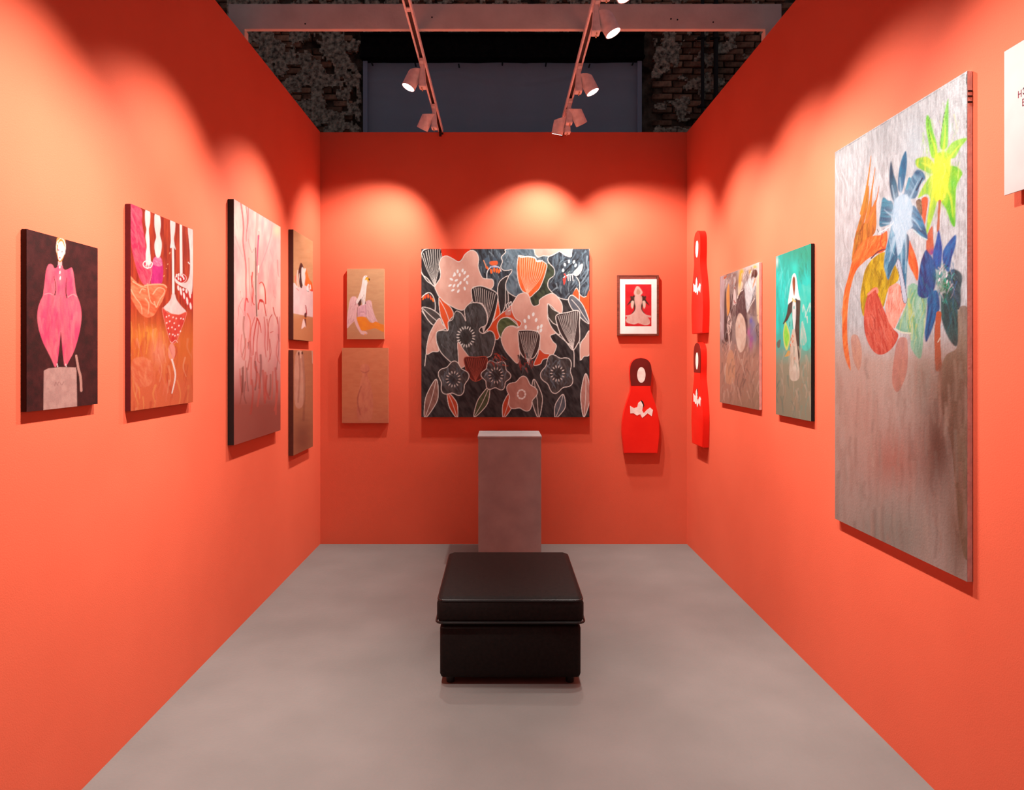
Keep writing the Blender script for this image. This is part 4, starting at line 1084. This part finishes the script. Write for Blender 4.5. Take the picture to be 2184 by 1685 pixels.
I.fill([(150,1200),(200,1210),(230,1400),(210,1600),(120,1600),(110,1400)], (206,150,116), alpha=.7); I.line([(380,1120),(330,1220),(310,1340),(240,1500)], 14, (150,104,88), alpha=.7)
I.grad((150,122,98), 300, 1500, 560, 1800, 0, .7)
I.brush([(50,1280),(550,1200),(560,1950),(50,1850)], 110, [(196,150,130),(140,104,90),(216,180,160),(110,84,76),(160,134,118)], 70, 240, 20, 92, 18, 63, .55)
I.brush([(50,300),(540,160),(540,1100),(50,1050)], 70, [(226,214,210),(96,76,74),(176,156,152)], 60, 160, 9, 95, 16, 64, .45)
hang('grey_abstract_painting', I, plain('pink_canvas_edge', (222, 176, 168), 0.7), 'smeared grey and white abstract painting beside the red doll board')

H = Art('R', 0.019, 3.540, 3.992, 1.295, 2.2175, (1645, 510, 5.266), (20, 170, 158), gain=0.62)
H.wash((10, 176, 166), (6, 206, 198), 90, 200, 24, 121)
H.grad((10, 140, 112), 200, 500, 330, 150, 0, .85)
H.grad((96, 156, 140), 250, 950, 250, 1250, 0, .7); H.grad((150, 128, 104), 250, 1180, 250, 1420, 0, .85)
H.brush([(60,190),(200,150),(200,1000),(60,1000)], 50, [(20,214,206),(110,220,214),(8,180,170),(20,150,140)], 80, 260, 12, 90, 4, 31, .6)
H.brush([(300,130),(440,80),(440,480),(330,500)], 40, [(14,150,118),(10,120,98),(40,170,140)], 60, 160, 14, 80, 12, 32, .6)
H.blob(262, 330, 40, 70, (20,206,190), .8); H.blob(66, 250, 14, 60, (196,216,216), .9); H.blob(412, 470, 44, 60, (10,196,184), .8)
H.fill([(330,560),(390,530),(445,560),(450,1180),(330,1180)], (30,188,172), (80,196,180), 80, 90, 20, 122, alpha=.8)
for p in ([(360,740),(380,800),(392,880)], [(436,720),(410,790),(380,880)], [(440,740),(430,820)], [(402,870),(408,940)], [(350,930),(380,1050),(396,1150)], [(340,1000),(332,1160)], [(358,760),(356,820)]): H.line(p, 13, (206,206,200), w1=6, alpha=.7)
H.fill([(335,950),(360,960),(400,1150),(330,1180)], (196,186,176), (120,186,170), 80, 60, 14, 123, alpha=.7)
H.fill([(190,735),(205,600),(224,480),(238,410),(258,384),(276,405),(290,480),(306,600),(326,696),(275,670),(240,690)], (248,240,236), (236,226,224), 90, 80, 30, 124)
H.fill([(256,418),(270,450),(270,540),(260,635),(246,580),(238,490),(242,440)], (136,66,36), (156,82,48), 90, 50, 8, 125); H.line([(256,430),(262,520),(256,610)], 4, (90,40,24))
H.fill([(240,700),(276,700),(280,860),(270,1022),(252,1010),(238,850)], (226,222,222), (206,206,206), 90, 60, 20, 126)
H.fill([(246,690),(214,712),(190,742),(174,840),(152,905),(132,952),(150,946),(190,902),(214,850),(232,830),(238,960),(246,1010),(236,840),(240,720)], (56,42,36), (76,60,52), 90, 60, 12, 127)
H.fill([(272,668),(300,682),(326,692),(328,760),(322,900),(320,1100),(318,1420),(290,1420),(276,1150),(266,1030),(276,900),(278,740)], (58,44,38), (80,64,54), 90, 90, 12, 128)
H.line([(240,664),(244,700)], 9, (214,176,40)); H.line([(256,680),(270,702)], 14, (210,170,40)); H.line([(252,660),(268,690)], 6, (236,220,210)); H.dot(258, 768, 6, 20, (30,176,166))
H.fill([(240,1015),(266,1025),(284,1150),(300,1300),(312,1560),(210,1560),(212,1250),(222,1090)], (206,190,174), (190,170,154), 90, 90, 20, 129)
H.fill([(214,850),(232,846),(240,1000),(220,1090),(205,1060),(190,980),(180,930)], (60,190,176), (110,196,184), 90, 50, 14, 130); H.line([(210,930),(206,980)], 8, (40,120,110))
H.fill([(162,930),(178,965),(194,1010),(212,1100),(202,1180),(176,1250),(146,1190),(134,1070),(146,970)], (196,200,110)); H.fill([(162,960),(180,1010),(200,1090),(192,1160),(172,1210),(152,1150),(144,1060)], (120,196,60), (150,214,80), 90, 40, 10, 131)
for p in ([(240,1080),(246,1100)], [(228,1110),(222,1140)], [(246,1140),(240,1160)], [(264,1330),(266,1350)], [(214,1180),(216,1210)]): H.line(p, 10, (206,110,70))
H.fill([(190,1250),(216,1270),(200,1310),(150,1320),(170,1290)], (196,150,80)); H.fill([(64,1160),(104,1130),(96,1215),(70,1215)], (100,76,64), alpha=.8)
H.brush([(64,1220),(440,1200),(445,1980),(64,1900)], 90, [(110,150,134),(150,124,100),(176,146,120),(70,110,100),(190,166,146)], 80, 260, 18, 90, 10, 65, .5)
hang('veiled_figure_painting', H, plain('dark_teal_edge', (8, 40, 44), 0.6), 'turquoise painting of a figure in a white veil and black jacket')

# big bouquet canvas
dy = 1588.6
Q = Art('R', 0.020, 2.355, 3.285, 0.850, 2.613, (1770, 150, 4.814), (206, 204, 206), res=1.25, gain=0.58, tint=(.95, 1.0, 1.04))
q = Q
q.wash((182, 178, 180), (226, 226, 230), 92, 150, 10, 141)
q.wash((150, 146, 146), (232, 232, 234), 80, 90, 26, 142, .35)
q.grad((160, 154, 152), 600, 900, 60, 900, 0, .55)
q.grad((196, 158, 142), 600, 2600, 600, 3000, 0, .85)
q.brush([(60,860),(1400,60),(1440,2300),(60,2700)], 420, [(232,232,236),(176,176,180),(206,206,212),(190,188,194),(150,150,152)], 90, 320, 16, 88, 14, 41, .45)
q.blob(560, 740, 120, 160, (176,176,178), .5); q.blob(870, 760, 110, 250, (206,218,226), .6)
# rust spikes
SP = [(262,1690),(290,1590),(330,1450),(352,1330),(400,1180),(395,1380),(350,1570),(400,1420),(440,1180),(432,1400),(470,1330),(478,1420),(472,1640),(400,1740),(300,1850),(228,1970),(240,1820)]
q.fill(SP, (172, 92, 34), (222, 130, 48), 95, 150, 20, 143); q.brush(SP, 50, [(120,62,26),(232,150,60),(196,110,44),(150,120,40)], 60, 220, 16, 100, 12, 42, .7)
q.line([(424,880),(400,1080),(365,1290),(325,1470)], 5, (232,130,48), w1=34); q.line([(466,1000),(440,1180),(410,1380),(380,1520)], 5, (226,126,50), w1=30); q.line([(506,1185),(480,1330),(440,1440),(380,1560)], 4, (206,116,56), w1=30)
TE = [(590,1655),(525,1690),(440,1700),(350,1750),(280,1840),(230,1960),(190,2120),(152,2260),(132,2420),(128,2680),(140,2860),(170,2990),(215,3080),(196,2900),(182,2760),(180,2560),(190,2400),(215,2230),(270,2060),(340,1980),(400,1930),(470,1890),(572,1840)]
q.fill(TE, (226, 90, 30), (242, 132, 62), 110, 120, 24, 144); q.brush(TE, 60, [(250,150,80),(206,76,24),(236,110,46)], 60, 160, 16, 115, 25, 43, .6)
q.line([(425,1930),(500,1860),(575,1836)], 12, (90,40,60)); q.line([(540,1680),(520,1780),(560,1830)], 14, (206,80,40))
OL = [(545,1868),(470,1910),(410,1970),(360,2060),(330,2200),(314,2340),(330,2480),(350,2520),(380,2400),(400,2330),(460,2290),(500,2330),(550,2430),(600,2260),(705,2150),(692,2040),(600,1890)]
q.fill(OL, (166, 126, 14), (220, 180, 30), 100, 120, 24, 145); q.brush(OL, 60, [(226,190,50),(130,104,20),(196,160,30),(150,130,40)], 60, 160, 18, 85, 20, 44, .6)
q.fill([(810,1745),(850,1820),(890,1930),(912,2060),(898,2160),(855,2080),(808,1980)], (216, 84, 36), (236, 120, 60), 80, 80, 16, 146)
RE = [(462,2228),(400,2290),(365,2400),(350,2550),(362,2700),(410,2830),(480,2910),(560,2912),(650,2840),(705,2720),(650,2650),(600,2550),(550,2440),(490,2290)]
q.fill(RE, (192, 62, 48), (222, 100, 78), 80, 140, 16, 147); q.brush(RE, 60, [(150,44,36),(236,130,110),(206,76,60)], 80, 220, 14, 75, 12, 45, .6)
q.line([(395,2300),(440,2260),(480,2240),(490,2280)], 22, (240,140,120))
SA = [(602,2240),(650,2200),(695,2188),(732,2230),(752,2350),(782,2400),(742,2480),(690,2600),(660,2650),(604,2580),(570,2440),(590,2330)]
q.fill(SA, (236, 140, 118), (248, 176, 156), 80, 90, 14, 148); q.brush(SA, 40, [(206,80,60),(250,200,184)], 60, 160, 12, 95, 15, 46, .55)
# pale green flower
PG = [(815,2195),(795,2280),(790,2400),(730,2540),(680,2660),(770,2690),(830,2710),(835,2850),(930,2960),(962,2750),(990,2480),(990,2330),(908,2310),(896,2200)]
q.fill(PG, (120, 174, 146), (160, 204, 176), 85, 140, 22, 149); q.brush(PG, 50, [(206,206,96),(96,170,120),(180,210,190),(220,220,160)], 80, 240, 22, 92, 14, 47, .6)
q.line([(680,2660),(740,2690),(828,2700)], 16, (226,220,200))
# yellow-green flower
YG = (112, 200, 34)
def petal(pts, c, c2, sd, ang=90): q.fill(pts, c, c2, ang, 120, 20, sd, soft=2.2)
petal([(998,460),(986,560),(1010,720),(1045,890),(1100,880),(1100,760),(1060,620),(1032,500)], YG, (150,222,60), 150)
petal([(1215,292),(1180,430),(1150,600),(1132,790),(1205,790),(1217,600),(1220,420)], (110,196,50), (156,222,84), 151)
petal([(1412,700),(1325,708),(1240,760),(1190,880),(1280,900),(1345,790)], (140,206,60), (182,226,96), 152)
petal([(965,888),(885,915),(890,985),(960,1030),(1060,1060),(1075,970),(1015,895)], (116,190,56), (206,216,60), 153)
petal([(1210,1000),(1300,988),(1362,1050),(1335,1120),(1300,1200),(1292,1400),(1288,1592),(1250,1580),(1195,1430),(1140,1340),(1120,1180)], (80,184,44), (150,214,50), 154)
petal([(1060,1080),(985,1150),(905,1310),(990,1270),(1030,1330),(1005,1500),(985,1720),(1040,1570),(1090,1400),(1130,1200)], (110,186,76), (180,216,70), 155)
petal([(1090,860),(1220,850),(1240,980),(1220,1150),(1170,1330),(1080,1330),(1050,1180),(1070,980)], (190,214,40), (238,232,60), 156)
q.blob(1130, 1080, 90, 190, (250,248,60), .9); q.blob(1270, 1160, 40, 60, (90,206,70), .7); q.blob(1020, 1040, 34, 60, (130,200,90), .7); q.blob(1170, 860, 60, 50, (140,220,60), .7)
q.brush([(1000,480),(1200,320),(1400,720),(1340,1100),(1280,1560),(1000,1600),(910,1280),(900,930)], 90, [(196,232,100),(84,176,44),(246,246,140),(140,206,50)], 60, 200, 14, 92, 16, 48, .4)
for p in ([(1130,1000),(1080,800),(1030,640)], [(1150,960),(1175,760),(1190,560)], [(1180,1000),(1260,860),(1340,760)], [(1160,1150),(1240,1300),(1262,1500)], [(1090,1150),(1040,1350),(1010,1560)], [(1100,1040),(1010,980),(940,950)]):
    q.line(p, 40, (236,240,70), w1=6, alpha=.55, soft=3)
q.line([(1040,760),(1010,560),(1030,480)], 4, (60,70,50)); q.line([(1130,780),(1150,600),(1180,430)], 4, (90,100,80))
# stems
q.line([(1130,1340),(1120,1480),(1112,1650)], 26, (186,106,76)); q.fill([(945,1318),(1008,1316),(990,1490),(970,1600),(940,1460)], (224,110,66), (206,86,50), 90, 60, 14, 157); q.fill([(884,1350),(938,1330),(948,1480),(916,1470)], (150,120,90), (96,70,56), 60, 30, 8, 158)
q.fill([(1052,1600),(1000,1700),(990,1850),(1020,1900),(1066,1860),(1062,1700)], (190,84,56), (206,110,80), 90, 60, 14, 159); q.blob(1050, 1870, 26, 36, (120,60,150), .8)
# light blue flower
petal([(630,932),(612,1050),(616,1200),(650,1340),(706,1340),(692,1180),(656,1060)], (8, 66, 92), (30, 110, 140), 160)
petal([(778,828),(735,920),(705,1070),(702,1220),(740,1250),(772,1130),(792,980),(792,880)], (6, 88, 130), (30, 124, 164), 161)
petal([(900,1022),(850,1080),(790,1180),(760,1300),(830,1320),(890,1300),(930,1180),(980,1110),(960,1048)], (40, 100, 136), (120, 164, 190), 162, 60)
q.blob(905, 1050, 40, 30, (8,80,120), .9); q.line([(820,1110),(790,1220)], 26, (60,150,180)); q.line([(950,1110),(890,1230)], 16, (16,60,90))
petal([(545,1308),(520,1450),(508,1592),(560,1602),(655,1550),(664,1460),(642,1350),(600,1336)], (10, 88, 122), (50, 140, 166), 163, 0)
petal([(850,1390),(930,1480),(978,1600),(1004,1730),(930,1700),(860,1630),(790,1600)], (16, 78, 116), (60, 140, 180), 164, 40)
petal([(655,1550),(610,1700),(572,1850),(556,2000),(572,2080),(602,2150),(650,2030),(692,1950),(745,1800),(770,1630)], (40, 120, 156), (120, 180, 204), 165, 105)
q.fill([(690,1800),(640,1920),(600,2000),(598,2120),(650,2030),(690,1940)], (6,84,122), (30,110,140), 100, 60, 14, 166)
petal([(770,1640),(806,1800),(800,1960),(790,2100),(780,2290),(752,2180),(722,2010),(700,1850)], (30, 110, 146), (96, 164, 190), 167, 85)
q.fill([(780,1700),(815,1720),(806,1900),(785,1960)], (20,60,90), (40,90,110), 90, 50, 12, 168)
petal([(670,1330),(740,1278),(800,1290),(850,1400),(836,1520),(850,1600),(790,1660),(750,1800),(700,1900),(676,1720),(640,1600),(650,1450)], (168, 200, 222), (214, 228, 238), 169)
q.brush([(650,1300),(830,1300),(860,1560),(720,1900),(620,1800)], 60, [(232,240,246),(150,190,216),(196,220,236),(110,170,206)], 80, 220, 16, 88, 20, 49, .6)
q.blob(745, 1480, 100, 210, (196,218,234), .75)
for p in ([(740,1420),(730,1250),(720,1100)], [(700,1420),(664,1300),(640,1180)], [(790,1400),(850,1260),(910,1130)], [(680,1500),(620,1480),(560,1430)], [(690,1560),(620,1570),(540,1570)], [(800,1500),(870,1540),(940,1640)], [(700,1640),(650,1800),(610,1960)], [(740,1660),(735,1850),(740,2050)], [(770,1650),(785,1850),(775,2080)], [(660,1720),(620,1860)]):
    q.line(p, 30, (186,214,232), w1=6, alpha=.6, soft=3)
q.line([(480,1640),(520,1660),(620,1600),(655,1560)], 10, (226,230,236)); q.line([(488,1636),(500,1660)], 8, (40,30,40)); q.line([(860,1640),(930,1700),(1000,1740)], 10, (196,226,230))
q.fill([(690,1958),(722,1962),(760,2150),(792,2330),(782,2390),(752,2360),(720,2150)], (200,204,220), (180,186,206), 80, 80, 12, 170, line=(90,80,100), lw=5)
q.fill([(800,1990),(840,2060),(890,2200),(860,2180),(800,2200)], (196,200,206), alpha=.8)
# deep blue flower
petal([(1120,1640),(1090,1750),(1058,1900),(1080,2030),(1135,2035),(1154,1880),(1150,1780)], (8, 62, 140), (16, 96, 176), 171)
petal([(1292,1688),(1200,1790),(1158,1880),(1168,2000),(1222,2070),(1252,1930),(1292,1800)], (10, 66, 140), (20, 110, 180), 172, 110)
petal([(985,1846),(940,1950),(920,2060),(904,2200),(908,2312),(990,2338),(1062,2275),(1092,2150),(1082,2020),(1062,1940),(1022,1880)], (6, 44, 104), (14, 96, 160), 173, 80)
petal([(1250,2045),(1330,2065),(1362,2130),(1346,2250),(1345,2400),(1312,2456),(1200,2300),(1180,2150)], (26, 60, 70), (66, 104, 112), 174, 60)
petal([(1010,2320),(1000,2450),(985,2600),(974,2700),(990,2790),(1040,2690),(1100,2520),(1132,2430),(1100,2260)], (10, 66, 118), (20, 110, 170), 175, 100)
petal([(1160,2290),(1138,2450),(1160,2600),(1230,2770),(1312,2820),(1318,2500),(1282,2350)], (18, 58, 64), (40, 96, 96), 176, 80)
q.blob(1130, 2110, 50, 70, (20,150,140), .9); q.blob(1180, 2220, 50, 70, (14,120,70), .9)
q.brush([(1080,2000),(1240,2020),(1300,2200),(1240,2400),(1110,2350)], 60, [(20,160,120),(10,40,44),(60,190,170),(16,100,60),(210,190,200)], 30, 110, 14, 80, 60, 50, .75)
q.brush([(920,1900),(1280,1760),(1340,2300),(1300,2750),(1000,2700)], 70, [(10,50,110),(20,116,180),(16,80,110),(30,130,150)], 60, 180, 16, 88, 24, 51, .4)
for (x, y) in ((1130,2080),(1124,2150),(1200,2110),(1205,2170)): q.dot(x, y, 8, 20, (236,220,226), 20)
q.line([(1120,2500),(1105,2700),(1110,2900),(1118,3060)], 56, (192,92,60), w1=70); q.line([(1110,2790),(1140,2740)], 12, (226,200,180))
# lower passages
q.fill([(700,2770),(760,2740),(800,2800),(790,3100),(700,3300),(640,3200),(660,2950)], (206,120,96), (186,100,84), 90, 120, 30, 177, alpha=.7)
q.fill([(220,2740),(290,2730),(330,2900),(300,3080),(240,2960)], (216,140,100), (190,110,80), 80, 80, 20, 178, alpha=.6)
q.fill([(1320,2460),(1440,2480),(1460,3000),(1470,3600),(1480,4800),(1380,5000),(1300,4400),(1240,3800),(1100,3300),(1180,2950),(1310,2830)], (124, 92, 66), (150, 120, 92), 90, 200, 30, 179, alpha=.8)
for (x, y, rx, ry, c, al) in ((1107,3850,240,620,(104,66,54),.95),(1250,3300,200,420,(112,78,62),.8),(640,4000,280,330,(186,98,80),.7),(620,4760,420,330,(160,146,134),.95),(1330,4700,130,520,(118,78,54),.8),(300,3500,240,420,(204,150,134),.7),(950,3150,120,260,(140,120,104),.6)):
    q.blob(x, y, rx, ry, c, al)
rr = random.Random(77)
for k in range(360):
    x = rr.uniform(70, 1460); y = rr.uniform(2950, 4800); L = rr.uniform(140, 520)
    c = rr.choice([(206,168,150),(150,108,92),(190,146,130),(110,72,60),(176,120,104),(166,150,138)])
    q.line([(x, y), (x + rr.uniform(-16, 16), y + L * .5), (x + rr.uniform(-24, 24), y + L)], rr.uniform(6, 40), c, alpha=rr.uniform(.08, .26), soft=5)
# black paint along the near edge and the top edge
r_ = random.Random(5)
for k in range(70):
    y = 40 + k * 76 + r_.uniform(-20, 20); x = 1404 + k * 1.05
    q.line([(x + r_.uniform(-6, 6), y), (x + r_.uniform(-6, 6), y + r_.uniform(20, 100))], r_.uniform(5, 16), (40,34,34), alpha=r_.uniform(.4, .95))
for k in range(34):
    t = k / 34; x = 60 + t * 1330; y = 836 - t * 812
    q.line([(x, y + 12), (x + 36, y - 8)], r_.uniform(3, 8), (70,66,70), alpha=r_.uniform(.2, .8))
qo = hang('bouquet_painting', Q, plain('white_canvas_edge', (224, 206, 200), 0.7), 'huge grey canvas with lime, light blue and navy flowers on right wall', M_PAINT_GLOSS)
for zz in (1.652, 1.672, 1.690):
    box('paint_mark', -.0185, -.003, -.4662, -.4650, zz, zz + .006, M_CLAMP, qo)

# ------------------------------------------------------------------ text sheet on the right wall
SX = XR - 0.030
sh = empty('text_sheet', (XR, 2.009, 2.138))
M_SHEET = noise_mat('white_board', (160, 153, 152), (166, 159, 158), 10.0, 0.6)
box('sheet', -.030, -.025, -.16, .16, 0, .457, M_SHEET, sh, .0006)
for yy in (-.10, .10):
    for zz in (.08, .38):
        bm = bmesh.new(); add_tube(bm, (-.025, yy, zz), (-.001, yy, zz), .012, n=14); obj_from_bm('standoff', bm, M_SHEET, sh)
M_INK = plain('dark_red_ink', (112, 16, 40), 0.6)
def glyph(strokes, y, z, h, w=0.0030):
    """letter built from flat strokes; y = far (left) side of the letter, reading towards the camera"""
    bm = bmesh.new()
    for st in strokes:
        for (a, b) in zip(st[:-1], st[1:]):
            a = Vector(a); b = Vector(b); d = (b - a)
            if d.length < 1e-6: continue
            d.normalize(); nrm = Vector((-d.y, d.x)) * (w / h / 2)
            a2, b2 = a - d * (w / h / 3), b + d * (w / h / 3)
            vs4 = [bm.verts.new((-.0304, y - p.x * h, z + p.y * h)) for p in (a2 + nrm, a2 - nrm, b2 - nrm, b2 + nrm)]
            bm.faces.new(vs4)
    bmesh.ops.recalc_face_normals(bm, faces=list(bm.faces))
    r = bmesh.ops.extrude_face_region(bm, geom=list(bm.faces))
    for g in r['geom']:
        if isinstance(g, bmesh.types.BMVert): g.co.x += .0006
    bmesh.ops.recalc_face_normals(bm, faces=list(bm.faces))
    return obj_from_bm('letter', bm, M_INK, sh)
arc = lambda cx, cy, rx, ry, a0, a1, n=10: [(cx + rx * math.cos(math.radians(a0 + (a1 - a0) * i / n)), cy + ry * math.sin(math.radians(a0 + (a1 - a0) * i / n))) for i in range(n + 1)]
EN = [[(0, 0), (0, 1)], [(.55, 0), (.55, 1)], [(0, .5), (.55, .5)]]
EH = [arc(.28, .5, .34, .5, 150, -150, 14), [(.2, .5), (.6, .5)]]
YE = [[(.52, .0), (.0, .0), (.0, 1), (.52, 1)], [(0, .52), (.45, .52)]]
ly = 2.109 - 2.009
glyph(EN, ly, .288, .0195); glyph(EH, ly - .0185, .291, .0195); glyph(YE, 2.092 - 2.009, .257, .0195)
tag(sh, 'white text sheet with dark red letters at the right edge', 'sign')

# ------------------------------------------------------------------ black seat and pale plinth in the middle of the booth
ot = empty('ottoman', (0.05, 3.78, 0))
box('base', -.35, .35, -.40, .40, .035, .30, M_BLACKFAB, ot, .02, True)
box('cushion', -.365, .365, -.415, .415, .302, .44, M_BLACKFAB, ot, .035, True)
for zz, e in ((.318, .367), (.424, .358)):
    bm = bmesh.new()
    pts = []
    for (cx, cy, a0) in ((1, 1, 0), (-1, 1, 90), (-1, -1, 180), (1, -1, 270)):
        for k in range(5):
            t = math.radians(a0 + 22.5 * k); pts.append((cx * (e - .035) + .035 * math.cos(t), cy * (e + .05 - .035) + .035 * math.sin(t)))
    for i in range(len(pts)): add_tube(bm, (*pts[i], zz), (*pts[(i+1) % len(pts)], zz), .006, n=8)
    obj_from_bm('piping', bm, M_BLACKMETAL, ot)
for sx in (-1, 1):
    for sy in (-1, 1):
        bm = bmesh.new(); add_tube(bm, (sx * .3, sy * .35, 0), (sx * .3, sy * .35, .04), .02, .026, n=14); obj_from_bm('foot', bm, M_BLACKMETAL, ot)
tag(ot, 'low black upholstered seat standing on the floor in the middle', 'seat')

pl = empty('plinth', (0.075, 5.62, 0))
box('column', -.25, .25, -.20, .20, .05, .985, M_PLINTH, pl, .003)
box('top_board', -.255, .255, -.205, .205, .985, 1.005, M_PLINTH, pl, .003)
box('kick_base', -.235, .235, -.185, .185, 0, .05, M_CLAMP, pl)
tag(pl, 'pale grey display plinth standing below the large flower canvas', 'plinth')
